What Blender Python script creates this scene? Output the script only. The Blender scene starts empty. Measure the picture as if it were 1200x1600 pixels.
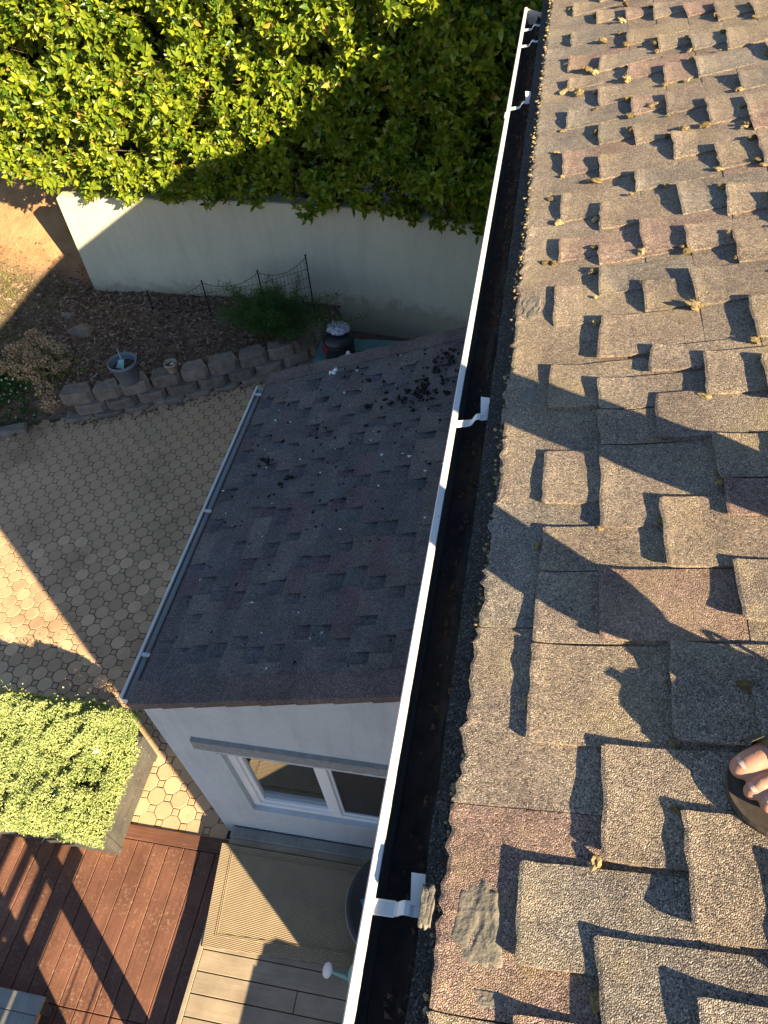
import bpy, bmesh, math, random
import numpy as np
from mathutils import Vector, Matrix, noise
random.seed(11); rng = np.random.default_rng(11)
sc = bpy.context.scene
COL = sc.collection
R = math.radians

# ------------------------------------------------------------------ camera
cam_d = bpy.data.cameras.new('camera'); cam = bpy.data.objects.new('camera', cam_d); COL.objects.link(cam)
cam_d.sensor_fit = 'VERTICAL'; cam_d.sensor_height = 24.0; cam_d.lens = 24.0 * 1176.54 / 1600
cam_d.clip_start = 0.02; cam_d.clip_end = 900
ax, ay, az = (0.980951, 0.177381, -0.079191), (-0.083703, 0.753846, 0.651697), (0.175297, -0.632655, 0.754334)
cam.matrix_world = Matrix(((ax[0], ay[0], az[0], .11), (ax[1], ay[1], az[1], 0), (ax[2], ay[2], az[2], 1.56), (0, 0, 0, 1)))
sc.camera = cam

# ------------------------------------------------------------------ world, sun, exposure
SUN_H = (-.787, .617); SUN_EL = math.atan(.476)           # light travels towards -X +Y
w = bpy.data.worlds.new('World'); sc.world = w; w.use_nodes = True
nt = w.node_tree; bg = nt.nodes['Background']
sky = nt.nodes.new('ShaderNodeTexSky'); sky.sky_type = 'NISHITA'; sky.sun_disc = False
sky.sun_elevation = SUN_EL
sky.sun_rotation = math.atan2(-SUN_H[0], -SUN_H[1])
sky.air_density = 1.0; sky.dust_density = 0.3; sky.ozone_density = 2.5
nt.links.new(sky.outputs[0], bg.inputs[0]); bg.inputs[1].default_value = 0.05
sun_d = bpy.data.lights.new('sun', 'SUN'); sun = bpy.data.objects.new('sun', sun_d); COL.objects.link(sun)
sun_d.energy = 5.0; sun_d.angle = R(0.5); sun_d.color = (1.0, .81, .52)
sun.rotation_euler = Vector((SUN_H[0], SUN_H[1], -math.tan(SUN_EL))).to_track_quat('-Z', 'Y').to_euler()
sc.view_settings.view_transform = 'Standard'; sc.view_settings.look = 'None'
sc.view_settings.gamma = 1.0; sc.view_settings.use_curve_mapping = False
sc.view_settings.exposure = 2.0

# ------------------------------------------------------------------ materials
def newmat(name):
    m = bpy.data.materials.new(name); m.use_nodes = True
    t = m.node_tree; b = t.nodes['Principled BSDF']
    return m, t, b
def nd(t, kind, **kw):
    n = t.nodes.new('ShaderNode' + kind)
    for k, v in kw.items(): setattr(n, k, v)
    return n
def rampn(t, fac, stops):
    r = nd(t, 'ValToRGB'); el = r.color_ramp.elements
    while len(el) < len(stops): el.new(.5)
    for e, (p, c) in zip(el, stops):
        e.position = p; e.color = (c[0], c[1], c[2], 1) if len(c) == 3 else c
    t.links.new(fac, r.inputs[0]); return r.outputs[0]
def mix(t, a, b, fac, blend='MIX'):
    n = nd(t, 'Mix', data_type='RGBA', blend_type=blend)
    for s, v in ((0, fac), (6, a), (7, b)):
        if hasattr(v, 'links'): t.links.new(v, n.inputs[s])
        elif s == 0: n.inputs[0].default_value = v
        else: n.inputs[s].default_value = (*v[:3], 1)
    return n.outputs[2]
def pos(t, stretch=(1, 1, 1)):
    g = nd(t, 'NewGeometry'); mp = nd(t, 'Mapping'); mp.inputs['Scale'].default_value = stretch
    t.links.new(g.outputs['Position'], mp.inputs['Vector']); return mp.outputs[0]
def noi(t, vec, scale, detail=4, rough=.55):
    n = nd(t, 'TexNoise'); n.inputs['Scale'].default_value = scale; n.inputs['Detail'].default_value = detail
    n.inputs['Roughness'].default_value = rough; t.links.new(vec, n.inputs['Vector']); return n.outputs[0]
def vor(t, vec, scale, out='Distance', feature='F1'):
    n = nd(t, 'TexVoronoi', feature=feature); n.inputs['Scale'].default_value = scale
    t.links.new(vec, n.inputs['Vector']); return n.outputs[out]
def bump(t, b, h, strength, dist, prev=None):
    n = nd(t, 'Bump'); n.inputs['Strength'].default_value = strength; n.inputs['Distance'].default_value = dist
    t.links.new(h, n.inputs['Height'])
    if prev is not None: t.links.new(prev, n.inputs['Normal'])
    t.links.new(n.outputs[0], b.inputs['Normal']); return n.outputs[0]
def objtint(t, col, amt=.25):
    o = nd(t, 'ObjectInfo'); r = nd(t, 'MapRange'); r.inputs[3].default_value = 1 - amt; r.inputs[4].default_value = 1 + amt
    t.links.new(o.outputs['Random'], r.inputs[0])
    h = nd(t, 'HueSaturation'); t.links.new(r.outputs[0], h.inputs['Value']); t.links.new(col, h.inputs['Color'])
    return h.outputs[0]
def simple(name, c1, c2=None, scale=8, rough=.7, bscale=60, bstr=.2, bdist=.003, stretch=(1, 1, 1), tint=0, spec=.3, metal=0, detail=5):
    m, t, b = newmat(name); p = pos(t, stretch); c2 = c2 or tuple(x * .75 for x in c1)
    f = noi(t, p, scale, detail); c = rampn(t, f, [(.3, c1), (.7, c2)])
    if tint: c = objtint(t, c, tint)
    t.links.new(c, b.inputs['Base Color']); b.inputs['Roughness'].default_value = rough
    b.inputs['Specular IOR Level'].default_value = spec; b.inputs['Metallic'].default_value = metal
    if bstr: bump(t, b, noi(t, p, bscale, 3), bstr, bdist)
    return m

def shingle_mat(name, dirt, gscale=390, bd=.003, vlo=.26, vhi=2.0, gold=0):
    m, t, b = newmat(name); p = pos(t); o = nd(t, 'ObjectInfo')
    v = nd(t, 'TexVoronoi'); v.inputs['Scale'].default_value = gscale; t.links.new(p, v.inputs['Vector'])
    sep = nd(t, 'SeparateColor'); t.links.new(v.outputs['Color'], sep.inputs[0])
    g = rampn(t, sep.outputs[0], [(0, (vlo,) * 3), (.5, (.92, .9, .9)), (.85, (1.15, 1.12, 1.08)), (1, (vhi, vhi * .98, vhi * .92))])
    c = mix(t, o.outputs['Color'], g, 1, 'MULTIPLY')
    big = rampn(t, noi(t, p, 5, 5), [(.32, dirt), (.62, (1, 1, 1))])
    c = mix(t, c, big, 1, 'MULTIPLY')
    mid = rampn(t, noi(t, p, 45, 3), [(.35, (.86, .86, .86)), (.65, (1.08, 1.07, 1.05))])
    c = mix(t, c, mid, 1, 'MULTIPLY')
    if gold:   # dry lichen dust on the tabs nearest the eave and far end
        lf = rampn(t, noi(t, p, 3.2, 6, .7), [(.5, (0, 0, 0)), (.72, (1, 1, 1))])
        c = mix(t, c, (.42, .33, .16), mix(t, (0, 0, 0), lf, gold))
    t.links.new(c, b.inputs['Base Color']); b.inputs['Roughness'].default_value = .9; b.inputs['Specular IOR Level'].default_value = .25
    n1 = bump(t, b, v.outputs['Distance'], .9, -bd)
    bump(t, b, noi(t, p, 28, 4), .35, .006, n1)
    return m

def wood_mat(name, c1, c2, worn, along, rough=.6, wscale=14, wl=.6, wh=.75, tint=.15):
    m, t, b = newmat(name); st = (1, .06, 1) if along == 'y' else (.06, 1, 1)
    p = pos(t, st); q = pos(t)
    c = rampn(t, noi(t, p, 60, 6, .65), [(.3, c1), (.7, c2)])
    big = rampn(t, noi(t, q, 3.5, 5), [(.35, (.78, .75, .74)), (.65, (1.15, 1.12, 1.08))])
    c = mix(t, c, big, 1, 'MULTIPLY'); c = objtint(t, c, tint)
    wf = rampn(t, noi(t, q, wscale, 9, .75), [(wl, (0, 0, 0)), (wh, (1, 1, 1))])
    patch = rampn(t, noi(t, q, 4, 3), [(.36, (.05, .05, .05)), (.62, (.8, .8, .8))])
    c = mix(t, c, worn, mix(t, wf, patch, 1, 'MULTIPLY'))
    t.links.new(c, b.inputs['Base Color']); b.inputs['Roughness'].default_value = rough; b.inputs['Specular IOR Level'].default_value = .3
    bump(t, b, noi(t, p, 130, 4), .25, .002); return m

def leaf_mat(name, lo, hi, trans=.35, rough=.38, spec=.45, old=None):
    m, t, b = newmat(name); a = nd(t, 'Attribute', attribute_name='tint'); o = nd(t, 'ObjectInfo')
    c = rampn(t, a.outputs['Fac'], [(0, lo), (.93, hi), (.97, old or hi)])
    t.links.new(c, b.inputs['Base Color']); b.inputs['Roughness'].default_value = rough; b.inputs['Specular IOR Level'].default_value = spec
    tr = nd(t, 'BsdfTranslucent'); tc = mix(t, c, (1.25, 1.15, .55), 1, 'MULTIPLY'); t.links.new(tc, tr.inputs[0])
    mx = nd(t, 'MixShader'); mx.inputs[0].default_value = trans
    t.links.new(b.outputs[0], mx.inputs[1]); t.links.new(tr.outputs[0], mx.inputs[2])
    t.links.new(mx.outputs[0], t.nodes['Material Output'].inputs[0]); return m

M = {}
M['shingle'] = shingle_mat('weathered granule shingle', (.70, .69, .71), gold=.35)
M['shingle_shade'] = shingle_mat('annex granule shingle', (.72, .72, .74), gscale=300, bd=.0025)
M['asphalt'] = shingle_mat('bare asphalt starter', (.8, .8, .8), gscale=300, vlo=.15, vhi=3.2)
M['aluminium'] = simple('white gutter paint', (.72, .72, .70), (.60, .58, .53), 9, .38, 200, .05, .001, (1, .25, 1), spec=.5)
def gutter_paint():
    m, t, b = newmat('chalky white gutter paint'); p = pos(t, (1, .3, 1)); q = pos(t)
    c = rampn(t, noi(t, p, 10, 6, .65), [(.3, (.74, .74, .72)), (.62, (.62, .60, .55)), (.8, (.48, .44, .36))])
    sp = rampn(t, noi(t, q, 70, 5, .75), [(.28, (.35, .31, .26)), (.40, (1, 1, 1))]); c = mix(t, c, sp, 1, 'MULTIPLY')
    t.links.new(c, b.inputs['Base Color']); b.inputs['Roughness'].default_value = .42; bump(t, b, noi(t, pos(t, (1, .15, 1)), 14, 3), .25, .006); return m
M['aluminium'] = gutter_paint()
M['dull_metal'] = simple('weathered gutter inside', (.36, .38, .38), (.20, .21, .21), 7, .5, 120, .1, .002, (1, .3, 1))
M['grime'] = simple('gutter grime', (.055, .055, .055), (.028, .026, .025), 18, .8, 120, .3, .003, (1, .2, 1))
M['silt'] = simple('gutter silt', (.038, .033, .030), (.016, .014, .013), 22, .95, 130, .8, .008)
M['mastic'] = simple('grey roof cement', (.215, .188, .148), (.12, .108, .088), 26, .75, 90, .6, .006)
M['fascia'] = simple('painted fascia', (.45, .44, .42), (.36, .35, .33), 5, .6)
M['moss'] = simple('dry moss', (.32, .225, .085), (.13, .105, .05), 140, .95, 500, 1.0, .006, tint=.3)
M['moss_pale'] = simple('pale dry moss', (.38, .285, .135), (.19, .145, .075), 140, .95, 400, .8, .004, tint=.3)
def stucco_house():
    m, t, b = newmat('pale grey stucco'); p = pos(t); st = pos(t, (.14, .14, 1)); dr = pos(t, (1, 1, .1))
    c = rampn(t, noi(t, p, 2.5, 7, .6), [(.3, (.52, .57, .605)), (.7, (.46, .505, .54))])
    c = mix(t, c, rampn(t, noi(t, dr, 9, 6, .7), [(.30, (.86, .86, .86)), (.5, (1, 1, 1))]), 1, 'MULTIPLY')
    c = mix(t, c, rampn(t, noi(t, st, 90, 5, .7), [(.3, (.9, .9, .9)), (.65, (1.03, 1.03, 1.03))]), 1, 'MULTIPLY')
    t.links.new(c, b.inputs['Base Color']); b.inputs['Roughness'].default_value = .88; b.inputs['Specular IOR Level'].default_value = .2
    n1 = bump(t, b, noi(t, st, 75, 5, .65), .7, .006); bump(t, b, noi(t, p, 140, 3), .3, .003, n1); return m
M['stucco_house'] = stucco_house()
def stucco_wall():
    m, t, b = newmat('cream stucco'); p = pos(t); st = pos(t, (1, 1, .12))
    c = rampn(t, noi(t, p, 1.6, 8, .65), [(.3, (.59, .56, .43)), (.7, (.52, .495, .385))])
    c = mix(t, c, rampn(t, noi(t, st, 7, 6, .7), [(.33, (.91, .91, .90)), (.55, (1, 1, 1))]), 1, 'MULTIPLY')      # rain streaks
    c = mix(t, c, rampn(t, noi(t, p, 60, 4, .7), [(.25, (.88, .87, .85)), (.6, (1.03, 1.03, 1.02))]), 1, 'MULTIPLY')
    g = nd(t, 'NewGeometry'); sx = nd(t, 'SeparateXYZ'); t.links.new(g.outputs['Position'], sx.inputs[0])
    ad = nd(t, 'Math', operation='MULTIPLY_ADD'); t.links.new(noi(t, p, 5, 7, .75), ad.inputs[0]); ad.inputs[1].default_value = -.75; t.links.new(sx.outputs[2], ad.inputs[2])
    mr = nd(t, 'MapRange'); mr.inputs[1].default_value = -5.02; mr.inputs[2].default_value = -4.86; mr.inputs[3].default_value = .55; mr.inputs[4].default_value = 0; t.links.new(ad.outputs[0], mr.inputs[0])
    c = mix(t, c, (.25, .19, .12), mr.outputs[0])                                                                  # soil splash at the foot
    t.links.new(c, b.inputs['Base Color']); b.inputs['Roughness'].default_value = .92; b.inputs['Specular IOR Level'].default_value = .2
    n1 = bump(t, b, noi(t, p, 110, 4), .5, .004); bump(t, b, noi(t, p, 9, 4), .25, .02, n1); return m
M['stucco_wall'] = stucco_wall()
M['lintel'] = simple('rough grey trim', (.30, .31, .31), (.21, .22, .22), 30, .9, 220, .7, .005)
M['vinyl'] = simple('white vinyl', (.80, .81, .82), (.75, .76, .77), 4, .35, 80, .03, .001)
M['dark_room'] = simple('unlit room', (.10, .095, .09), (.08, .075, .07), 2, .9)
M['blind'] = simple('white blind', (.62, .61, .58), (.55, .54, .50), 4, .6)
M['screen'] = simple('insect screen', (.035, .035, .037), (.028, .028, .03), 300, .7)
M['redwood'] = wood_mat('stained deck board', (.185, .088, .058), (.125, .058, .040), (.45, .30, .20), 'y', .55, wscale=42, wl=.53, wh=.70)
M['redwood_x'] = wood_mat('stained deck border', (.155, .072, .048), (.10, .046, .032), (.40, .25, .16), 'x', .55)
M['composite'] = wood_mat('sand composite board', (.33, .272, .20), (.26, .212, .155), (.39, .325, .24), 'x', .7, tint=.05)
M['greyboard'] = wood_mat('dark grey painted board', (.085, .085, .08), (.055, .055, .052), (.30, .29, .26), 'y', .6, wscale=30, wl=.57, wh=.68, tint=.08)
M['palegrey'] = wood_mat('pale grey weathered board', (.30, .30, .28), (.22, .22, .21), (.42, .41, .38), 'y', .7)
M['soil'] = simple('garden soil', (.10, .07, .05), (.055, .04, .03), 14, .95, 60, .8, .02)
M['stone'] = simple('split concrete block', (.29, .235, .19), (.16, .13, .105), 9, .92, 55, .9, .018, tint=.18)
M['joint'] = simple('sand joint', (.10, .078, .058), (.05, .04, .03), 30, .95, 80, .5, .004)
M['bluepot'] = simple('grey blue plastic', (.17, .19, .225), (.13, .15, .18), 10, .5)
M['claypot'] = simple('beige clay', (.42, .34, .25), (.32, .26, .19), 20, .8)
M['tealplastic'] = simple('teal plastic', (.10, .24, .25), (.08, .18, .19), 5, .5)
M['blackplastic'] = simple('black plastic', (.018, .019, .024), (.012, .013, .016), 8, .38, spec=.5)
M['redplastic'] = simple('red plastic', (.38, .035, .045), (.30, .03, .04), 8, .4)
M['whiteplastic'] = simple('white plastic', (.78, .79, .80), (.7, .7, .72), 8, .45)
M['foil'] = simple('crumpled white bag', (.75, .77, .80), (.10, .14, .22), 26, .5, 70, .9, .02)
M['canplastic'] = simple('pale teal plastic', (.30, .50, .46), (.25, .43, .40), 6, .4)
M['drum'] = simple('dark drum', (.06, .06, .062), (.04, .04, .042), 8, .5)
M['drumrim'] = simple('drum band', (.33, .30, .25), (.2, .18, .15), 12, .55)
M['bluetag'] = simple('blue tag', (.10, .28, .46), None, 8, .4)
M['wire'] = simple('black coated wire', (.015, .016, .016), None, 8, .5)
M['inner'] = simple('shade-dark hedge core', (.03, .04, .014), (.016, .018, .008), 14, .95, 30, .9, .05)
M['bark'] = simple('brown twig', (.13, .085, .055), (.07, .05, .035), 20, .9)
M['litter'] = leaf_mat('dead leaf', (.07, .045, .035), (.40, .27, .20), .1, .8, .2)
M['leaf'] = leaf_mat('glossy hedge leaf', (.045, .12, .012), (.33, .38, .03), .34, .34, .5, (.42, .27, .06))
M['sedum'] = leaf_mat('stonecrop leaf', (.20, .30, .08), (.72, .76, .38), .25, .6, .3)
M['fern'] = leaf_mat('asparagus frond', (.025, .075, .014), (.07, .17, .04), .3, .6, .3)
M['grass'] = leaf_mat('grass blade', (.07, .11, .02), (.34, .33, .10), .3, .6, .3)
M['dryflower'] = leaf_mat('dried flower head', (.30, .19, .12), (.62, .46, .28), .2, .85, .2)
M['petal'] = leaf_mat('white petal', (.75, .75, .72), (.85, .85, .83), .3, .6, .3)
M['debris'] = simple('wet leaf debris', (.016, .014, .013), (.008, .008, .008), 40, .9, 90, .8, .01)
M['chip'] = simple('pale chip', (.75, .74, .70), (.6, .58, .54), 30, .8)
M['skin'] = simple('skin', (.44, .245, .175), (.36, .18, .125), 34, .5, 420, .45, .0012)
M['skin'].node_tree.nodes['Principled BSDF'].inputs['Subsurface Weight'].default_value = .15
M['skin'].node_tree.nodes['Principled BSDF'].inputs['Subsurface Radius'].default_value = (.01, .004, .002)
M['nail'] = simple('toenail', (.47, .33, .30), (.42, .28, .255), 20, .25, 100, .05, .001, spec=.5)
M['sandal'] = simple('olive webbing', (.085, .075, .05), (.055, .05, .035), 60, .85, 900, .6, .001)
M['sole'] = simple('brown rubber sole', (.075, .058, .042), (.05, .04, .03), 30, .7)
M['trousers'] = simple('dark work trousers', (.07, .07, .08), (.05, .05, .06), 40, .9)
M['shirt'] = simple('grey shirt', (.24, .25, .27), (.2, .21, .23), 40, .9)
M['hair'] = simple('brown hair', (.05, .035, .025), (.03, .02, .015), 60, .7)
def paver_mat():
    m, t, b = newmat('tan paver'); p = pos(t)
    sp = rampn(t, noi(t, p, 260, 3, .7), [(.3, (.68, .66, .64)), (.5, (1, 1, 1)), (.72, (1.22, 1.2, 1.15))])
    c = mix(t, (.59, .395, .245), sp, 1, 'MULTIPLY')
    dirt = rampn(t, noi(t, p, 1.3, 7, .65), [(.3, (.66, .64, .64)), (.48, (.95, .94, .93)), (.7, (1.08, 1.06, 1.04))])
    c = objtint(t, mix(t, c, dirt, 1, 'MULTIPLY'), .19)
    t.links.new(c, b.inputs['Base Color']); b.inputs['Roughness'].default_value = .85; b.inputs['Specular IOR Level'].default_value = .25
    bump(t, b, noi(t, p, 240, 3), .5, .003); return m
M['paver'] = paver_mat()
def rug_mat():
    m, t, b = newmat('ribbed outdoor rug'); p = pos(t); q = nd(t, 'Mapping'); t.links.new(p, q.inputs[0]); q.inputs['Rotation'].default_value = (0, 0, R(3))
    wv = nd(t, 'TexWave', wave_type='BANDS', bands_direction='Y'); wv.inputs['Scale'].default_value = 26; wv.inputs['Distortion'].default_value = .6; wv.inputs['Detail'].default_value = 2
    t.links.new(q.outputs[0], wv.inputs[0])
    c = rampn(t, wv.outputs['Fac'], [(.1, (.185, .138, .085)), (.6, (.365, .282, .178))])
    c = mix(t, c, rampn(t, noi(t, p, 5, 5), [(.3, (.85, .85, .85)), (.7, (1.1, 1.1, 1.1))]), 1, 'MULTIPLY')
    t.links.new(c, b.inputs['Base Color']); b.inputs['Roughness'].default_value = .95
    bump(t, b, wv.outputs['Fac'], .6, .006); return m
M['rug'] = rug_mat()
def glass_mat():
    m, t, b = newmat('window glass'); gl = nd(t, 'BsdfGlossy'); gl.inputs['Roughness'].default_value = .02; gl.inputs[0].default_value = (.95, .97, 1, 1)
    tr = nd(t, 'BsdfTransparent'); mx = nd(t, 'MixShader'); lw = nd(t, 'Fresnel'); lw.inputs[0].default_value = 1.9
    mr = nd(t, 'MapRange'); mr.inputs[3].default_value = .34; mr.inputs[4].default_value = 1; t.links.new(lw.outputs[0], mr.inputs[0])
    t.links.new(mr.outputs[0], mx.inputs[0]); t.links.new(tr.outputs[0], mx.inputs[1]); t.links.new(gl.outputs[0], mx.inputs[2])
    t.links.new(mx.outputs[0], t.nodes['Material Output'].inputs[0]); return m
M['glass'] = glass_mat()
def ground_mat():
    m, t, b = newmat('garden ground'); p = pos(t)
    c = rampn(t, noi(t, p, 6, 8, .7), [(.3, (.085, .058, .042)), (.5, (.15, .10, .07)), (.7, (.22, .15, .10))])
    # bare clay bank beyond the wall's free end, by position of the bank itself
    g = nd(t, 'NewGeometry'); s = nd(t, 'SeparateXYZ'); t.links.new(g.outputs['Position'], s.inputs[0])
    mr = nd(t, 'MapRange'); mr.inputs[1].default_value = 9.1; mr.inputs[2].default_value = 9.7; t.links.new(s.outputs[1], mr.inputs[0])
    clay = rampn(t, noi(t, p, 4, 8, .65), [(.3, (.26, .125, .06)), (.5, (.33, .19, .09)), (.7, (.38, .235, .12))])
    mx_ = nd(t, 'MapRange'); mx_.inputs[1].default_value = -6.55; mx_.inputs[2].default_value = -6.75; t.links.new(s.outputs[0], mx_.inputs[0])
    ml = nd(t, 'Math', operation='MULTIPLY'); t.links.new(mr.outputs[0], ml.inputs[0]); t.links.new(mx_.outputs[0], ml.inputs[1])
    c = mix(t, c, clay, ml.outputs[0])
    t.links.new(c, b.inputs['Base Color']); b.inputs['Roughness'].default_value = .95
    bump(t, b, noi(t, p, 18, 8, .7), .7, .05); return m
M['ground'] = ground_mat()

# ------------------------------------------------------------------ mesh helpers
class MB:
    def __init__(s): s.v = []; s.f = []
    def add(s, vs, fs):
        n = len(s.v); s.v += [tuple(v) for v in vs]; s.f += [tuple(i + n for i in f) for f in fs]; return s
    def box(s, x0, x1, y0, y1, z0, z1):
        vs = [(x, y, z) for z in (z0, z1) for y in (y0, y1) for x in (x0, x1)]
        return s.add(vs, [(0, 2, 3, 1), (4, 5, 7, 6), (0, 1, 5, 4), (2, 6, 7, 3), (0, 4, 6, 2), (1, 3, 7, 5)])
    def bbox(s, x0, x1, y0, y1, z0, z1, b=.004):
        "box with a chamfer round the top"
        vs = [(x0, y0, z0), (x1, y0, z0), (x1, y1, z0), (x0, y1, z0), (x0, y0, z1 - b), (x1, y0, z1 - b), (x1, y1, z1 - b), (x0, y1, z1 - b),
              (x0 + b, y0 + b, z1), (x1 - b, y0 + b, z1), (x1 - b, y1 - b, z1), (x0 + b, y1 - b, z1)]
        fs = [(3, 2, 1, 0), (8, 9, 10, 11)]
        for k in (0, 4):
            for i in range(4): j = (i + 1) % 4; fs.append((k + i, k + j, k + 4 + j, k + 4 + i))
        return s.add(vs, fs)
    def prism(s, poly, z0, z1, b=0):
        n = len(poly); cx = sum(p[0] for p in poly) / n; cy = sum(p[1] for p in poly) / n
        vs = [(x, y, z0) for x, y in poly] + [(x, y, z1 - b) for x, y in poly]
        fs = [tuple(range(n))[::-1]] + [(i, (i + 1) % n, n + (i + 1) % n, n + i) for i in range(n)]
        if b:
            for x, y in poly:
                d = math.hypot(x - cx, y - cy); k = (d - b) / d; vs.append((cx + (x - cx) * k, cy + (y - cy) * k, z1))
            fs += [(n + i, n + (i + 1) % n, 2 * n + (i + 1) % n, 2 * n + i) for i in range(n)]; fs.append(tuple(range(2 * n, 3 * n)))
        else: fs.append(tuple(range(n, 2 * n)))
        return s.add(vs, fs)
    def tube(s, pts, r, n=8, cap=True):
        pts = [Vector(p) for p in pts]; rs = r if isinstance(r, (list, tuple)) else [r] * len(pts); base = len(s.v); up = Vector((.13, .31, .94))
        for i, p in enumerate(pts):
            d = (pts[min(i + 1, len(pts) - 1)] - pts[max(i - 1, 0)]).normalized()
            a = d.cross(up); a = a.normalized() if a.length > 1e-4 else d.orthogonal().normalized(); b = d.cross(a)
            for k in range(n): q = 2 * math.pi * k / n; s.v.append(tuple(p + (a * math.cos(q) + b * math.sin(q)) * rs[i]))
        for i in range(len(pts) - 1):
            for k in range(n): s.f.append((base + i * n + k, base + i * n + (k + 1) % n, base + (i + 1) * n + (k + 1) % n, base + (i + 1) * n + k))
        if cap: s.f.append(tuple(base + k for k in range(n))[::-1]); s.f.append(tuple(base + (len(pts) - 1) * n + k for k in range(n)))
        return s
    def lathe(s, prof, c, n=32, closed=True):
        base = len(s.v)
        for r, z in prof:
            for k in range(n): q = 2 * math.pi * k / n; s.v.append((c[0] + r * math.cos(q), c[1] + r * math.sin(q), c[2] + z))
        for i in range(len(prof) - 1):
            for k in range(n): s.f.append((base + i * n + k, base + i * n + (k + 1) % n, base + (i + 1) * n + (k + 1) % n, base + (i + 1) * n + k))
        if closed: s.f.append(tuple(base + k for k in range(n))[::-1]); s.f.append(tuple(base + (len(prof) - 1) * n + k for k in range(n)))
        return s
    def extr(s, prof, y0, y1, closed=True):
        "profile in XZ swept along Y"
        n = len(prof); vs = [(x, y0, z) for x, z in prof] + [(x, y1, z) for x, z in prof]
        fs = [(i, (i + 1) % n, n + (i + 1) % n, n + i) for i in range(n if closed else n - 1)]
        if closed: fs += [tuple(range(n))[::-1], tuple(range(n, 2 * n))]
        return s.add(vs, fs)
    def mesh(s, name): me = bpy.data.meshes.new(name); me.from_pydata(s.v, [], s.f); me.update(); return me
    def build(s, name, mat, parent=None, smooth=False):
        return place(s.mesh(name), name, mat, parent, smooth)
def place(me, name, mat, parent=None, smooth=False):
    if not me.materials: me.materials.append(mat if not isinstance(mat, str) else M[mat])
    if smooth: me.polygons.foreach_set('use_smooth', [True] * len(me.polygons))
    o = bpy.data.objects.new(name, me); COL.objects.link(o)
    if parent: attach(o, parent)
    return o
WORLD = {}
def attach(o, parent):
    o.parent = parent; o.matrix_parent_inverse = Matrix.Translation(WORLD.get(parent.name, Vector((0, 0, 0)))).inverted()
def thing(name, loc, label, cat, group=None):
    o = bpy.data.objects.new(name, None); COL.objects.link(o); o.location = loc; o.empty_display_size = .1; WORLD[o.name] = Vector(loc)
    return tag(o, label, cat, group)
def tag(o, label=None, cat=None, group=None, kind=None):
    for k, v in (('label', label), ('category', cat), ('group', group), ('kind', kind)):
        if v: o[k] = v
    return o
def np_mesh(name, V, F, mat, parent=None, tint=None, smooth=False):
    "V (n,3); F (m,k) equal-sized faces"
    me = bpy.data.meshes.new(name); k = F.shape[1]
    me.vertices.add(len(V)); me.vertices.foreach_set('co', np.ascontiguousarray(V, np.float32).ravel())
    me.loops.add(F.size); me.loops.foreach_set('vertex_index', np.ascontiguousarray(F, np.int32).ravel())
    me.polygons.add(len(F)); me.polygons.foreach_set('loop_start', np.arange(0, F.size, k, dtype=np.int32))
    me.polygons.foreach_set('loop_total', np.full(len(F), k, np.int32))
    if tint is not None:
        a = me.attributes.new('tint', 'FLOAT', 'POINT'); a.data.foreach_set('value', np.ascontiguousarray(tint, np.float32))
    me.update(calc_edges=True); me.validate()
    return place(me, name, mat, parent, smooth)
def unit(a): return a / (np.linalg.norm(a, axis=-1, keepdims=True) + 1e-9)
LEAF = np.array([(0, 0, 0), (-.38, .28, .10), (-.43, .62, .09), (0, 1, -.06), (.43, .62, .09), (.38, .28, .10), (0, .32, 0), (0, .66, 0)])
LEAF_F = np.array([(0, 6, 1), (1, 6, 2), (6, 7, 2), (2, 7, 3), (0, 5, 6), (5, 4, 6), (6, 4, 7), (4, 3, 7)])
DIA = np.array([(0, 0, 0), (-.5, .55, .08), (0, 1, 0), (.5, .55, .08)]); DIA_F = np.array([(0, 3, 2), (0, 2, 1)])
def leaves(P, D, N, L, W, tmpl=LEAF, tf=LEAF_F):
    "leaf blades at P, along D, facing N"
    D = unit(D); S = unit(np.cross(D, N)); N = np.cross(S, D); n, k = len(P), len(tmpl)
    V = P[:, None] + S[:, None] * (tmpl[None, :, 0:1] * W[:, None, None]) + D[:, None] * (tmpl[None, :, 1:2] * L[:, None, None]) + N[:, None] * (tmpl[None, :, 2:3] * L[:, None, None])
    F = (tf[None] + (np.arange(n) * k)[:, None, None]).reshape(-1, 3)
    return V.reshape(-1, 3), F
def rosettes(P, A, m, L, W, spread=(.9, 1.5), jit=.35):
    "m leaves around each axis A at P"
    n = len(P); A = unit(A); U = unit(np.cross(A, rng.normal(size=(n, 3)))); B = np.cross(A, U)
    q = (np.arange(m)[None] * 2.4 + rng.uniform(0, 6.3, (n, 1)) + rng.normal(0, .3, (n, m)))
    th = rng.uniform(*spread, (n, m)) * np.linspace(.45, 1, m)[None]
    rad = U[:, None] * np.cos(q)[..., None] + B[:, None] * np.sin(q)[..., None]
    D = A[:, None] * np.cos(th)[..., None] + rad * np.sin(th)[..., None] + rng.normal(0, jit * .3, (n, m, 3))
    N = A[:, None] * np.sin(th)[..., None] - rad * np.cos(th)[..., None] + rng.normal(0, jit, (n, m, 3))
    PP = P[:, None] - A[:, None] * (np.linspace(0, 1, m)[None, :, None] * L * .35)
    LL = L * rng.uniform(.65, 1.15, (n, m)); WW = W * LL / L * rng.uniform(.85, 1.15, (n, m))
    return PP.reshape(-1, 3), D.reshape(-1, 3), N.reshape(-1, 3), LL.ravel(), WW.ravel()
def nz(x, y=0, z=0): return noise.noise(Vector((x, y, z)))

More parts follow.
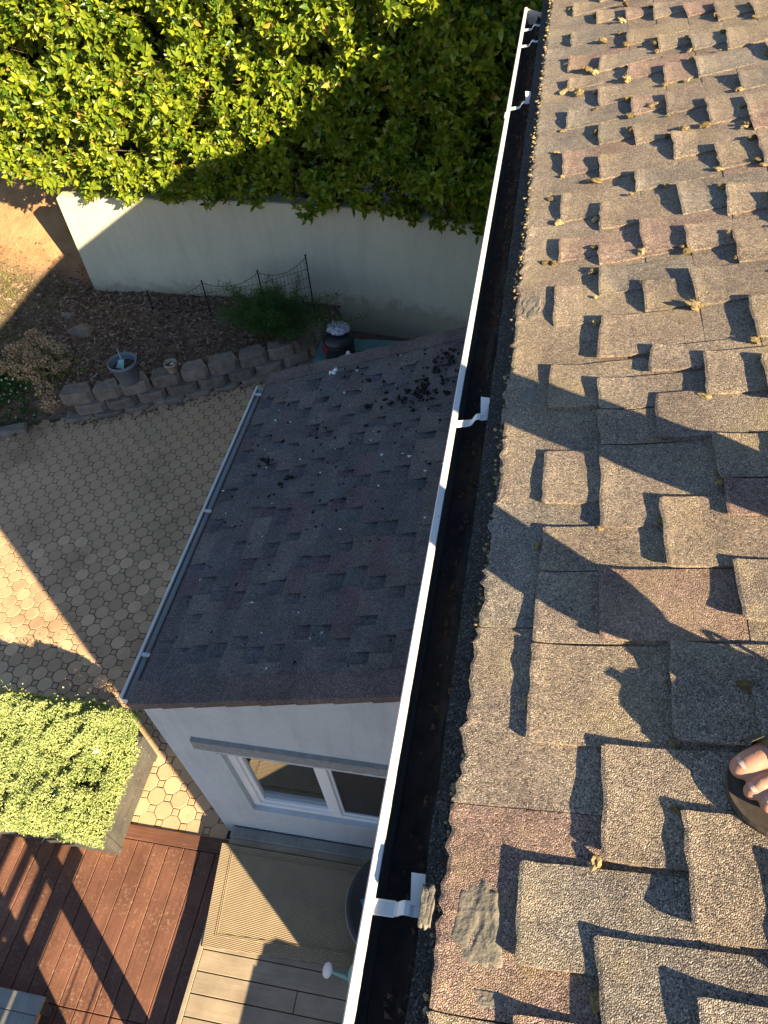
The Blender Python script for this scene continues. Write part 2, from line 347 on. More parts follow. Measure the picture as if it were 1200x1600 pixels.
# ================================================================== GROUND
ZP, ZR, ZC, ZB = -5.06, -5.04, -4.88, -4.66      # pavers, red deck, composite deck, garden bed
SL = [(-14, 4.2), (-8, 5.95), (-6.9, 6.4), (-6.07, 6.72), (-5.36, 6.95), (-4.87, 7.19), (-4.22, 7.49), (-3.65, 7.77), (-3.06, 8.12), (-2.75, 8.5), (-2.6, 9.3), (40, 9.31)]
def stone_y(x): return float(np.interp(x, [p[0] for p in SL], [p[1] for p in SL]))
def sstep(a, b, x): t = min(1, max(0, (x - a) / (b - a))); return t * t * (3 - 2 * t)
WALLP = [(-6.66, 9.24), (-5.6, 9.24), (-4.5, 9.22), (-3.6, 9.19), (-2.7, 9.10), (-1.9, 8.97), (-.65, 8.69), (.9, 8.3), (4, 7.6)]
def wall_y(x): return float(np.interp(x, [p[0] for p in WALLP], [p[1] for p in WALLP]))
def gz(x, y):
    base = -5.12
    if x > 5.2 or y < -1 or x < -60 or y > 80: 
        return base
    bed = -4.70 + .30 * sstep(-6.3, -8.6, x) * sstep(6.6, 8.6, y) + .03 * nz(x * 1.3, y * 1.3)
    if x < -6.1: bed = bed - .28 * (1 - sstep(0, .7, y - stone_y(x)))
    k = sstep(.05, .2, y - stone_y(x)); z = base + (bed - base) * k
    bank = 1.25 * sstep(9.2, 11.6, y) + .16 * nz(x * .9, y * .9, 3) * sstep(9, 10, y)
    if x < -6.74: z += bank
    elif y > wall_y(x) + .28: z = -3.34 + .05 * nz(x, y)
    return z
gx = np.concatenate([[-400, -120, -40, -20], np.arange(-13, 1.01, .16), [2, 4, 5.3, 8, 20, 60, 200, 400]])
gy = np.concatenate([[-400, -100, -30, -8, -2, 0, 2, 4], np.arange(5, 13.01, .16), [14, 16, 20, 30, 60, 120, 400]])
GV = np.array([(x, y, gz(x, y)) for y in gy for x in gx]); nx = len(gx)
GF = np.array([(j * nx + i, j * nx + i + 1, (j + 1) * nx + i + 1, (j + 1) * nx + i) for j in range(len(gy) - 1) for i in range(nx - 1)])
ground = np_mesh('ground', GV, GF, 'ground', smooth=True); tag(ground, 'brown garden soil and clay bank', None, None, 'structure')

patio = MB().prism([(-9.6, 1.73), (-2.0, 1.73), (-2.0, 8.4), (-2.9, 8.3), (-6.1, 6.78), (-9.6, 5.3)], -5.115, ZP - .007).build('patio', 'joint'); tag(patio, 'patio of tan octagon pavers with small squares between', None, None, 'structure')
def octo():
    a = .0778; c = a * math.tan(math.pi / 8)
    return [(a, -c), (a, c), (c, a), (-c, a), (-a, c), (-a, -c), (-c, -a), (c, -a)]
om = MB().prism(octo(), -.045, 0, .006).mesh('paver'); om.materials.append(M['paver'])
def clip(poly, ax, lim, keep_less):
    out = []
    for a, b in zip(poly, poly[1:] + poly[:1]):
        ia, ib = (a[ax] <= lim) == keep_less, (b[ax] <= lim) == keep_less
        if ia: out.append(a)
        if ia != ib:
            t = (lim - a[ax]) / (b[ax] - a[ax]); out.append((a[0] + (b[0] - a[0]) * t, a[1] + (b[1] - a[1]) * t))
    return out
cells = []; P_ = .1125
for i in range(-75, 8):
    for j in range(-3, 60):
        x, y = -2.654 + i * P_, 2.002 + j * P_
        if y < 1.65 or y > stone_y(x) + .05 or x > -2.0 or x < -9.3: continue
        cells.append((x, y, (i + j) % 2 == 0))
vis = lambda x, y: x > -6.9 - .1 * y * 0 and not (x < -3.0 and 1.5 < y < 2.4 and x > -4.4) and x < -2.1
whole = lambda x, y, h=.08: y - h > 1.731 and (x + h < -2.127 or (y + h < 1.805 and x + h < -2.04))
def fit(poly, x, y):
    poly = clip(poly, 1, 1.731, False)
    return clip(poly, 0, -2.127 if y > 1.74 else -2.04, True) if poly else poly
octs = sorted([c for c in cells if c[2] and whole(c[0], c[1])], key=lambda c: (0 if vis(c[0], c[1]) and c[0] > -5.4 - .25 * (c[1] - 4) else 1, c[1]))
for x, y, _ in octs[:300]:
    o = bpy.data.objects.new('paver', om); COL.objects.link(o); attach(o, patio)
    o.location = (x + random.gauss(0, .0015), y + random.gauss(0, .0015), ZP + random.uniform(-.003, .003)); o.rotation_euler = (random.gauss(0, .008), random.gauss(0, .008), random.gauss(0, .012))
mb = MB()
for x, y, _ in octs[300:]: mb.prism([(px + x, py + y) for px, py in octo()], ZP - .045, ZP + random.uniform(-.003, .003), .006)
for x, y, isoct in cells:
    if isoct and not whole(x, y):
        pg = fit([(px + x, py + y) for px, py in octo()], x, y)
        if len(pg) > 2: mb.prism(pg, ZP - .045, ZP + random.uniform(-.003, .003))
tag(mb.build('paver_field', 'paver', patio), kind='stuff')
mb = MB()
for x, y, isoct in cells:
    if not isoct:
        h = .0275; pg = fit([(x - h, y - h), (x + h, y - h), (x + h, y + h), (x - h, y + h)], x, y)
        if len(pg) > 2: mb.prism(pg, ZP - .045, ZP + random.uniform(-.004, .002), .005 if whole(x, y, .03) else 0)
tag(mb.build('square_paver', 'paver', patio), kind='stuff')

# red deck --------------------------------------------------------------
red = thing('wooden_deck', (-3.2, -.6, -5.1), 'reddish brown stained timber deck beside the grey planter', 'deck')
xs = [-2.026 - .1425 * k for k in range(0, 24)]
for k in range(23):
    x1, x0 = xs[k] - .003, xs[k + 1] + .003
    for ya, yb in ((.358, 1.602), (-1.5, .352)):
        MB().bbox(x0, x1, ya, yb, -5.075, ZR + random.uniform(-.0015, .0015), .004).build('deck_board', 'redwood', red)
for xa, xb in ((-3.4, -2.03), (-5.3, -3.406)): MB().bbox(xa, xb, 1.608, 1.726, -5.075, ZR + .001, .004).build('border_board', 'redwood_x', red)
MB().box(-5.3, -2.03, -1.5, 1.72, -5.118, -5.078).build('deck_frame', 'bark', red)

# composite deck ----------------------------------------------------------
comp = thing('composite_deck', (-1, 0, -5.1), 'raised sand coloured composite deck under the ribbed rug', 'deck')
y = .884 + .146 * 6 - .146
ye = 1.66
while ye > -2.2:
    ya = .884 + .146 * round((ye - .884) / .146 - .51)
    if ye - ya < .03: ya -= .146
    for xa, xb in (((-1.985, -1.195), (-1.189, .3)) if abs(ya - .592) < .03 else ((-1.985, .3),)):
        MB().bbox(xa, xb, ya + .004, ye - .002 if ye == 1.66 else ye - .003, ZC - .028, ZC, .003).build('deck_board', 'composite', comp)
    ye = ya
MB().bbox(-2.026, -1.989, -2.2, 1.66, ZC - .16, ZC + .002, .004).build('edge_board', 'composite', comp)
MB().box(-1.985, .3, -2.2, 1.655, -5.118, ZC - .031).build('deck_frame', 'bark', comp)
MB().bbox(-2.035, .3, 1.712, 1.80, ZC - .15, ZC + .02, .006).build('threshold_board', 'palegrey', comp)
MB().box(-2.03, .3, 1.6615, 1.711, ZC - .15, ZC + .001).build('filler_board', 'composite', comp)

# rug ---------------------------------------------------------------------
rug = thing('outdoor_rug', (-1.4, 1.3, ZC), 'tan ribbed outdoor rug lying on the composite deck', 'rug')
rp = [(-2.085, 1.652), (-2.0, .895), (-.55, .965), (-.62, 1.655)]
mb = MB(); mb.prism(rp, ZC + .004, ZC + .014, .003); mb.build('rug_mat', 'rug', rug)
ins = [(-1.985, 1.60), (-1.92, .985), (-.65, 1.04), (-.70, 1.60)]
mb = MB()
for k in range(4):
    a, b = ins[k], ins[(k + 1) % 4]
    for off in (0, .022):
        cx, cy = -1.3, 1.3; f = lambda p: (p[0] + (cx - p[0]) * off, p[1] + (cy - p[1]) * off * 1.6, ZC + .0145)
        mb.tube([f(a), f(b)], .0045, 6)
mb.build('border_cord', 'rug', rug)

# ================================================================== MAIN HOUSE
TH = R(14); CT, ST = math.cos(TH), math.sin(TH)
house = thing('main_house', (2, 3, -5.1), 'house with a low pitched tan shingle roof and white eave gutter', 'house')
Y0H, Y1H = -.36, 5.62
mb = MB().box(.34, 7.6, -.225, 5.5, -5.12, -.30); mb.build('wall', 'stucco_house', house)
roof = MB().extr([(0.0, -.035), (4.0, 4.0 * ST / CT - .035), (8.0, -.035), (8.0, -.16), (.3, -.16), (.05, -.16)], Y0H, Y1H).build('roof', 'asphalt', house)
roof.color = (.045, .045, .05, 1)
MB().box(.012, .034, Y0H, Y1H, -.20, -.045).build('fascia', 'fascia', house)
MB().extr([(.034, -.162), (.34, -.162), (.34, -.18), (.034, -.18)], Y0H, Y1H).build('soffit', 'fascia', house)

# unseen gable wing, added so its steep slope shades the hedge's right half
wing_z = lambda x: -.44 + .80 * (x - .20)
mb = MB(); XW0, XW1, XR, YW0, YW1 = .95, 5.6, 3.3, 5.70, 7.4
pr = [(XW0, -5.12), (XW0, wing_z(XW0) - .05), (XR, wing_z(XR) - .05), (XW1, wing_z(XW0) - .05), (XW1, -5.12)]
mb.extr(pr, YW0, YW1).build('shade_wing', 'stucco_house', house)
wr_ = MB().extr([(XW0 - .15, wing_z(XW0 - .15)), (XR, wing_z(XR)), (XW1 + .15, wing_z(XW0 - .15)), (XW1 + .15, wing_z(XW0 - .15) - .06), (XR, wing_z(XR) - .06 + .012), (XW0 - .15, wing_z(XW0 - .15) - .06)], YW0 - .1, YW1 + .1).build('shade_wing_roof', 'shingle', house); wr_.color = (.3, .26, .21, 1)
PAL = [(0.343, 0.282, 0.226), (0.348, 0.285, 0.224), (0.333, 0.275, 0.224), (0.338, 0.279, 0.229), (0.346, 0.279, 0.222), (0.326, 0.272, 0.224), (0.343, 0.282, 0.22), (0.35, 0.285, 0.224), (0.353, 0.289, 0.229), (0.308, 0.269, 0.229), (0.293, 0.259, 0.226), (0.343, 0.255, 0.216), (0.333, 0.235, 0.202), (0.318, 0.265, 0.219)]
class Slope:
    "shingled slope rising to +X; s up the slope, n off it"
    def __init__(s, x0, z0, th): s.x0, s.z0, s.c, s.s = x0, z0, math.cos(th), math.sin(th)
    def p(s, a, y, n): return (s.x0 + a * s.c - n * s.s, y, s.z0 + a * s.s + n * s.c)
def tab_mesh(S, s0, s1, ya, yb, T, lift, rag, step=.0010, tk=.007, dive=.006, E=.1427):
    "one granule tab: ragged lifted butt edge, top end tucked under the next course"
    mb = MB(); cols = max(3, min(6, int((yb - ya) / .07) + 2)); ss = [s0, s0 + .018, s0 + .07, s0 + E, s1]
    top = []; bot = []
    c0, c1 = random.uniform(0, lift), random.uniform(0, lift)
    skew = random.uniform(-.004, .004)
    for i, a in enumerate(ss):
        for j in range(cols):
            f = j / (cols - 1); y = ya + (yb - ya) * f + (skew * (i - 1) if 0 < j < cols - 1 else 0)
            u = (a - s0) / E
            n = T + step * (1 - u) + (0 if u <= 1 else -dive * (u - 1) / ((s1 - s0) / E - 1 + 1e-6))
            n += (c0 * (1 - f) + c1 * f) * max(0, 1 - u * 1.6) ** 2
            n += .0012 * nz(a * 9, y * 9, s0 * 7)
            aa = a + (rag * nz(y * 37, s0 * 91) + rag * .6 * nz(y * 140, s0 * 33) if i == 0 else 0)
            yy = y + (rag * .5 * nz(a * 60, ya * 17) if j in (0, cols - 1) else 0)
            top.append(S.p(aa, yy, n)); bot.append(S.p(aa + .002, yy, n - tk))
    n = len(top); fs = []
    for i in range(len(ss) - 1):
        for j in range(cols - 1): q = i * cols + j; fs.append((q, q + cols, q + cols + 1, q + 1))
    edge = list(range(cols)) + [i * cols + cols - 1 for i in range(1, len(ss))] + [(len(ss) - 1) * cols + j for j in range(cols - 2, -1, -1)] + [i * cols for i in range(len(ss) - 2, 0, -1)]
    for a, b in zip(edge, edge[1:] + edge[:1]): fs.append((a, b, n + b, n + a))
    mb.add(top + bot, fs); return mb
def shingle_roof(parent, S, y0, y1, sfirst, ncourse, slots, T, depth, lift, rag, mat, pal, E=.1427, tk=.007):
    cnt = 0
    for c in range(ncourse):
        s0 = sfirst + c * E; sl = sorted(slots(c))
        # under layer seen in the slots: starts on the tabs below and dives under the next course
        ye = y0 + random.uniform(.3, 1.0); ys = y0
        while ys < y1:
            ye = min(y1, ys + 1.0 if ys > y0 else ye); mb = MB()
            ss = [s0 - .001, s0 + E * .22, s0 + E * .5, s0 + E + .03]; ns = [T + .0008, T - depth * .10, T - depth * .5, T - depth * 1.25]
            k = max(2, int((ye - ys) / .12) + 1); vs = []
            for a, n in zip(ss, ns):
                for j in range(k):
                    y = ys + (ye - .003 - ys) * j / (k - 1); vs.append(S.p(a + (rag * nz(y * 31, a * 50) if a == ss[0] else 0), y, n))
            nv = len(vs); vs += [(x, y, z - .005) for x, y, z in vs[:k]]
            fs = [(i * k + j, (i + 1) * k + j, (i + 1) * k + j + 1, i * k + j + 1) for i in range(3) for j in range(k - 1)] + [(j, j + 1, nv + j + 1, nv + j) for j in range(k - 1)]
            o = mb.add(vs, fs).build('shingle', mat, parent); q = random.choice(pal); o.color = (q[0], q[1], q[2], 1); cnt += 1
            ys = ye
        edges = [y0]
        for a, b in sl: edges += [a, b]
        edges.append(y1)
        for a, b in zip(edges[0::2], edges[1::2]):
            if b - a < .02: continue
            cuts = [a]
            while b - cuts[-1] > .44: cuts.append(cuts[-1] + random.uniform(.2, .34))
            if b - cuts[-1] < .09 and len(cuts) > 1: cuts.pop()
            cuts.append(b)
            for ya, yb in zip(cuts, cuts[1:]):
                l = lift * random.choice((.15, .3, .5, 1.0)); tt = T + random.uniform(-.0006, .0010)
                o = tab_mesh(S, s0 + random.gauss(0, .0015), s0 + E + .035, ya + .0012, yb - .0012, tt, l, rag if c else rag * 2.4, tk=tk, E=E).build('shingle_tab', mat, parent)
                q = random.choice(pal); f = random.uniform(.95, 1.04); o.color = (q[0] * f, q[1] * f, q[2] * f, 1); cnt += 1
    return cnt
# slots measured on the roof: course -> (start, end) along the eave
RAW = {0: [(.27, .48), (.71, .87), (1.05, 1.13), (1.35, 1.52), (1.69, 1.87), (2.11, 2.31), (2.5, 2.62), (2.78, 2.96), (3.15, 3.33), (3.59, 3.75), (4.03, 4.12), (4.26, 4.42), (4.62, 4.78), (5.1, 5.26)],
       1: [(.14, .33), (.46, .66), (.92, 1.09), (1.23, 1.35), (1.39, 1.5), (1.69, 1.79), (1.91, 2.09), (2.25, 2.38), (2.44, 2.53), (2.67, 2.83), (3.05, 3.22), (3.37, 3.53), (3.76, 3.92), (4.17, 4.32), (4.87, 5.0), (5.21, 5.31)],
       2: [(.2, .28), (.34, .46), (.5, .56), (.68, .86), (1.16, 1.31), (1.87, 2.01), (2.12, 2.26), (2.46, 2.65), (2.9, 3.02), (3.29, 3.43), (3.58, 3.73), (3.98, 4.11), (4.41, 4.58), (4.78, 4.92), (5.11, 5.22)],
       3: [(.29, .4), (.87, 1.04), (1.7, 1.79), (1.83, 1.92), (2.11, 2.28), (2.42, 2.55), (2.66, 2.85), (3.09, 3.27), (3.5, 3.67), (3.82, 4.0), (4.22, 4.37), (4.68, 4.85)],
       4: [(.5, .62), (1.3, 1.42), (1.9, 2.08), (2.3, 2.46), (2.6, 2.77), (2.93, 3.1), (3.31, 3.53), (3.8, 3.98), (4.12, 4.27), (4.57, 4.72), (5.05, 5.2)],
       5: [(2.2, 2.3), (2.51, 2.64), (2.92, 3.09), (3.18, 3.37), (3.56, 3.7), (4.02, 4.22), (4.41, 4.62), (5.0, 5.14)],
       6: [(3.2, 3.35), (3.79, 3.96), (4.31, 4.48), (4.8, 4.95)], 7: [(3.5, 3.65), (4.1, 4.25), (4.7, 4.85), (5.2, 5.3)]}
SM = Slope(0, 0, TH)
random.seed(5)
TOPN = .012; HT = .0165; EX = .1427; S0 = .039
NEAR = {1: [(-.2, -.02), (.05, .2), (.27, .44), (.67, .90), (.905, 1.10), (1.103, 1.24), (1.32, 1.51), (1.69, 1.88)],
        2: [(-.25, -.1), (.0, .13), (.17, .33), (.45, .67), (.91, 1.10), (1.23, 1.51), (1.515, 1.65), (1.655, 1.79)],
        3: [(-.2, -.05), (.12, .26), (.34, .55), (.68, .90), (1.10, 1.31), (1.52, 1.70), (1.80, 1.91)],
        4: [(-.05, .1), (.28, .47), (.62, .8), (.95, 1.11), (1.24, 1.352), (1.358, 1.51), (1.67, 1.85)],
        5: [(.1, .3), (.5, .66), (.9, 1.08), (1.3, 1.48), (1.62, 1.8)], 6: [(.3, .5), (.75, .9), (1.15, 1.3), (1.5, 1.7)], 7: [(.1, .3), (.5, .7), (.95, 1.1), (1.3, 1.5), (1.7, 1.9)], 8: [(.3, .5), (.8, .95), (1.2, 1.4), (1.6, 1.75)]}
TEETH = {k: sorted(NEAR.get(k, []) + [(a - .016, b + .004) for a, b in RAW.get(k - 1, []) if a > 1.885]) for k in range(1, 9)}
for k in (6, 7, 8): TEETH[k] = TEETH[k] + [(2.0 + .42 * j + random.uniform(-.05, .05), 2.19 + .42 * j + random.uniform(-.03, .05)) for j in range(4 if k == 6 else 3)]
def tooth(k, ya, yb, tint, full=False):
    "one shingle tab two exposures long: ragged, slightly curled butt edge over the course below, tail flush with the roof"
    s0 = S0 + k * EX + random.gauss(0, .003) + (.015 if k == 0 and ya > .6 else .005 if k == 0 else 0); L2 = 2 * EX + .03; wY = yb - ya
    cols = max(4, min(9, int(wY / .035) + 2)) if not full else 22
    ss = [0, .008, .035, .09, EX, 2 * EX, L2]; top = []; bot = []
    far = ya > 2; c0, c1, cm_ = (random.uniform(0, .009) for _ in range(3)); skew = random.gauss(0, .006); hh = (HT if not far else .0085) * random.uniform(.85, 1.12); lift_ = .004 if not far else .0115
    for i, a in enumerate(ss):
        for j in range(cols):
            f = j / (cols - 1); y = ya + wY * f; u = a / (2 * EX)
            n = TOPN + hh * max(0, 1 - u) - (.004 if u > 1 else 0)
            curl = (c0 * (1 - f) ** 2 + c1 * f * f + cm_ * .4 * f * (1 - f)) * max(0, 1 - a / .08) ** 1.5
            curl += lift_ * max(0, 1 - a / .075) ** 1.4 * (.35 if k == 0 else 1)
            curl += (.006 * max(0, nz(y * 16, k * 4.7)) + .004 * max(0, nz(y * 41, k * 2.2))) * max(0, 1 - a / .055) ** 1.3
            if far: curl *= min(1, f * 3.5 + .12)
            n += curl + .0014 * nz(a * 11 + k, y * 11, k * 3)
            rag_ = (.0055 * nz(y * 34, k * 9.1) + .0045 * nz(y * 95, k * 5.3) + .002 * nz(y * 260, k)) * (2.0 + 2.6 * abs(nz(y * 2.3, 17)) if k == 0 else 1)
            aa = s0 + a + (rag_ + skew * (f - .5) if i < 2 else skew * (f - .5) * (1 - u)) - (.003 if i == 1 and 0 else 0)
            if i == 0: n -= .0025
            yy = y + (.0028 * nz(a * 55 + k, ya * 17) if j in (0, cols - 1) else 0) + (0 if i or far else (.003 if j == 0 else -.003 if j == cols - 1 else 0))
            top.append(SM.p(aa, yy, n)); bot.append(SM.p(aa + .003, yy, n - .0085))
    n = len(top); fs = [(i * cols + j, (i + 1) * cols + j, (i + 1) * cols + j + 1, i * cols + j + 1) for i in range(len(ss) - 1) for j in range(cols - 1)]
    edge = list(range(cols)) + [i * cols + cols - 1 for i in range(1, len(ss))] + [(len(ss) - 1) * cols + j for j in range(cols - 2, -1, -1)] + [i * cols for i in range(len(ss) - 2, 0, -1)]
    for p, q in zip(edge, edge[1:] + edge[:1]): fs.append((p, q, n + q, n + p))
    o = MB().add(top + bot, fs).build('shingle_tab', 'shingle', roof); o.color = (*tint, 1); return o
def pick(): q = random.choice(PAL); f = random.uniform(.87, .99); return tuple(c * f for c in q)
for c in range(9):                                  # course bodies seen between the tabs, in metre lengths
    ys = Y0H + .01
    while ys < Y1H - .02:
        ye = min(Y1H - .01, ys + (random.uniform(.4, .9) if ys < Y0H + .02 else 1.0)); a0, a1 = S0 + c * EX + .012, S0 + (c + 1) * EX + .012
        o = MB().add([SM.p(a0, ys, TOPN - .0005), SM.p(a1, ys, TOPN - .002), SM.p(a1, ye - .002, TOPN - .002), SM.p(a0, ye - .002, TOPN - .0005), SM.p(a0, ys, TOPN - .012), SM.p(a0, ye - .002, TOPN - .012)], [(0, 1, 2, 3), (4, 0, 3, 5)]).build('shingle', 'shingle', roof); o.color = (*pick(), 1); ys = ye
ys = Y0H + .01
while ys < Y1H - .05:                               # eave course: unbroken, ragged with age
    ye = min(Y1H - .01, ys + random.uniform(.22, .42)); tooth(0, ys + .0012, ye - .0012, pick(), True); ys = ye
for k, L in TEETH.items():
    for a, b in L: tooth(k, a + .001, b - .001, pick())
mb = MB().add([SM.p(.039 + 8 * .1427 - .002, Y0H, TOPN), SM.p(4.0 / CT, Y0H, TOPN), SM.p(4.0 / CT, Y1H, TOPN), SM.p(.039 + 8 * .1427 - .002, Y1H, TOPN)], [(0, 1, 2, 3)])
o = mb.build('upper_shingles', 'shingle', roof); o.color = (.32, .27, .21, 1)
# starter strip with worn edge
mb = MB(); k = 160; vs = []
for a, n in ((-.012, -.022), (-.008, -.002), (.06, .002)):
    for j in range(k): y = Y0H + (Y1H - Y0H) * j / (k - 1); vs.append(SM.p(a + (.004 * nz(y * 9, 4) if a < .05 else 0), y, n + .0015 * nz(y * 20, a * 90)))
mb.add(vs, [(i * k + j, (i + 1) * k + j, (i + 1) * k + j + 1, i * k + j + 1) for i in range(2) for j in range(k - 1)])
o = mb.build('starter_strip', 'asphalt', roof); o.color = (.05, .048, .047, 1)

# roof cement patches -----------------------------------------------------
def patch(s, y, ls, ly, seed, h=.006):
    mb = MB(); nr, na = 14, 44; vs = []
    for i in range(nr):
        for j in range(na):
            q = 2 * math.pi * j / na; cu, cv = math.cos(q), math.sin(q); sq = 1 / max(abs(cu), abs(cv)) ** .85
            rb = sq * (.86 + .22 * nz(cu * 1.5 + seed, cv * 1.5, seed) + .22 * nz(cu * 4 + seed, cv * 4, seed)); r = (i + .02) / (nr - 1) * rb; u, v = cu * r, cv * r
            f = i / (nr - 1); ridge = nz(u * 1.3 + seed, v * 1.0 - u * .5, seed * 2) + .6 * (1 - 2.4 * abs(nz(u * 2.6 - v * .7 + seed, v * 1.7, seed + 3)))
            edge = math.sqrt(max(0, 1 - f ** 14))
            nn = TOPN + HT * max(0, 1 - (s + u * ls - S0) / (2 * EX)) + (.0012 + h * .42 * (.35 + .75 * ridge + .30 * nz(u * 6, v * 6, seed))) * edge - .004 * max(0, f - .85) / .15
            vs.append(SM.p(s + u * ls, y + v * ly, nn))
    fs = [(i * na + j, i * na + (j + 1) % na, (i + 1) * na + (j + 1) % na, (i + 1) * na + j) for i in range(nr - 1) for j in range(na)] + [tuple(range(na))[::-1]]
    mb.add(vs, fs).build('cement_patch', 'mastic', roof, True)
patch(.110, .325, .055, .080, 1.3, .009); patch(.012, .345, .016, .042, 8.1, .004); patch(.105, 2.22, .036, .075, 4.4, .008); patch(.095, 1.79, .060, .075, 6.6, .004); patch(.10, 1.40, .034, .055, 9.2, .008); patch(.12, .215, .06, .014, 2.7, .003); patch(.07, 1.69, .03, .045, 3.1, .004)

# moss --------------------------------------------------------------------
def clump_mesh(seed):
    rr = random.Random(seed); mb = MB()
    for k in range(2 + seed % 2):
        bm = bmesh.new(); bmesh.ops.create_icosphere(bm, subdivisions=2 if k == 0 else 1, radius=1); c = Vector((rr.gauss(0, .45), rr.gauss(0, .5), 0)) if k else Vector(); sc_ = (rr.uniform(.5, .8) if k else .85); el = rr.uniform(.7, 1.5)
        mb.add([c + Vector((v.co.x * sc_, v.co.y * sc_ * el, v.co.z * sc_ * .62)) * (1 + .45 * nz(v.co.x * 2.1 + seed * 3, v.co.y * 2.1, v.co.z * 2.1 + k) + rr.uniform(-.30, .32)) for v in bm.verts], [tuple(v.index for v in f.verts) for f in bm.faces]); bm.free()
    for k in range(16):
        a = Vector((rr.gauss(0, .5), rr.gauss(0, .6), .2)); t = a + Vector((rr.uniform(-.4, .4), rr.uniform(-.4, .4), rr.uniform(.3, .7)))
        mb.add([a, a + Vector((.05, .05, 0)), t], [(0, 1, 2)])
    return mb.mesh('moss_clump')
cm = [clump_mesh(s) for s in range(7)]
for i, m in enumerate(cm): m.materials.append(M['moss_pale' if i % 2 else 'moss'])
random.seed(23)
def moss(s, y, n, size, name='moss_clump'):
    o = bpy.data.objects.new(name, random.choice(cm)); COL.objects.link(o); attach(o, roof)
    size *= .8; o.location = SM.p(s, y, n); o.scale = (size * random.uniform(.7, 1.2), size * random.uniform(.7, 1.3), size * random.uniform(.6, 1)); o.rotation_euler = (0, -TH, random.uniform(0, 6.3))
for k, L in TEETH.items():
    s1 = S0 + k * EX
    for a, b in L:
        far = a > 1.9
        if random.random() < (.8 if far else .6): moss(s1 - random.uniform(.0, .012), random.choice((a, b, random.uniform(a, b))), TOPN + HT * .45, random.uniform(.012, .022) * (1.3 if far else 1))
        if far and random.random() < .6: moss(s1 + random.uniform(-.045, .005), random.choice((a, b)) + random.gauss(0, .015), TOPN + HT * .5, random.uniform(.009, .02))
for s, y, z in ((.48, 5.0, .05), (.35, 4.55, .05), (.28, 4.2, .045), (.46, 4.4, .045), (.62, 5.2, .05), (.24, 3.95, .05), (.6, 4.3, .04), (.75, 5.25, .05), (.55, 3.6, .035), (.66, 3.3, .035)): moss(s, y, TOPN + .012, z * .62)
mb = MB(); rr = random.Random(9)
y = Y0H
while y < Y1H:                                   # fringe of moss along the eave course
    dens = .5 + .5 * nz(y * 1.7, 8) + (.35 if y > 2.2 else 0)
    if rr.random() < dens:
        m = cm[rr.randrange(7)]; z = rr.uniform(.0018, .0058) * (1.3 if y > 2.2 else 1); a = .033 + (.015 if y > .6 else .005) + rr.gauss(0, .006); q = rr.uniform(0, 6.3); b = SM.p(a, y, TOPN + HT * .9 - rr.uniform(.0, .02))
        mb.add([(b[0] + z * (v.co.x * math.cos(q) - v.co.y * math.sin(q)), b[1] + z * (v.co.x * math.sin(q) + v.co.y * math.cos(q)), b[2] + z * v.co.z) for v in m.vertices], [tuple(p.vertices) for p in m.polygons])
    y += rr.uniform(.003, .011)
tag(mb.build('moss_fringe', 'moss_pale', roof), kind='stuff')

# gutter ------------------------------------------------------------------
def gutter(parent, xo, zo, y0, y1, width, depth, inside=None):
    "open trough: rolled outer lip, stepped face, flat bottom, low back"
    L = xo; Bk = xo + width
    outer = [(L + .020, zo - .012), (L + .020, zo), (L + .003, zo + .001), (L, zo - .003), (L, zo - .022), (L + .008, zo - .03), (L + .010, zo - .055), (L + .026, zo - .085), (L + .028, zo - depth), (Bk, zo - depth), (Bk, zo - .035)]
    inner = [(Bk - .002, zo - .035), (Bk - .002, zo - depth + .002), (L + .030, zo - depth + .002), (L + .028, zo - .084), (L + .012, zo - .054), (L + .010, zo - .029), (L + .003, zo - .02), (L + .003, zo - .004), (L + .017, zo - .0035), (L + .017, zo - .012)]
    g = MB().extr(outer + inner, y0, y1).build('gutter', 'aluminium', parent)
    cap = [(L + .003, zo - .002), (L + .003, zo - .022), (L + .010, zo - .03), (L + .012, zo - .055), (L + .028, zo - .085), (L + .030, zo - depth + .001), (Bk - .001, zo - depth + .001), (Bk - .001, zo - .036)]
    for ya in (y0 + .001, y1 - .003): MB().extr(cap, ya, ya + .002).build('end_cap', 'aluminium', g)
    return g
gut = gutter(house, -.121, -.03, Y0H, 5.60, .131, .115)
MB().extr([(-.1035, -.0435), (-.1165, -.0435), (-.1165, -.0525), (-.1100, -.0600), (-.1080, -.0838), (-.0920, -.1135), (-.0900, -.1425), (-.0885, -.1425), (-.0905, -.113), (-.1065, -.0833), (-.1085, -.0596), (-.1150, -.0521), (-.1150, -.0450), (-.1035, -.0450)], Y0H + .004, 5.59).build('stained_lining', 'grime', gut)
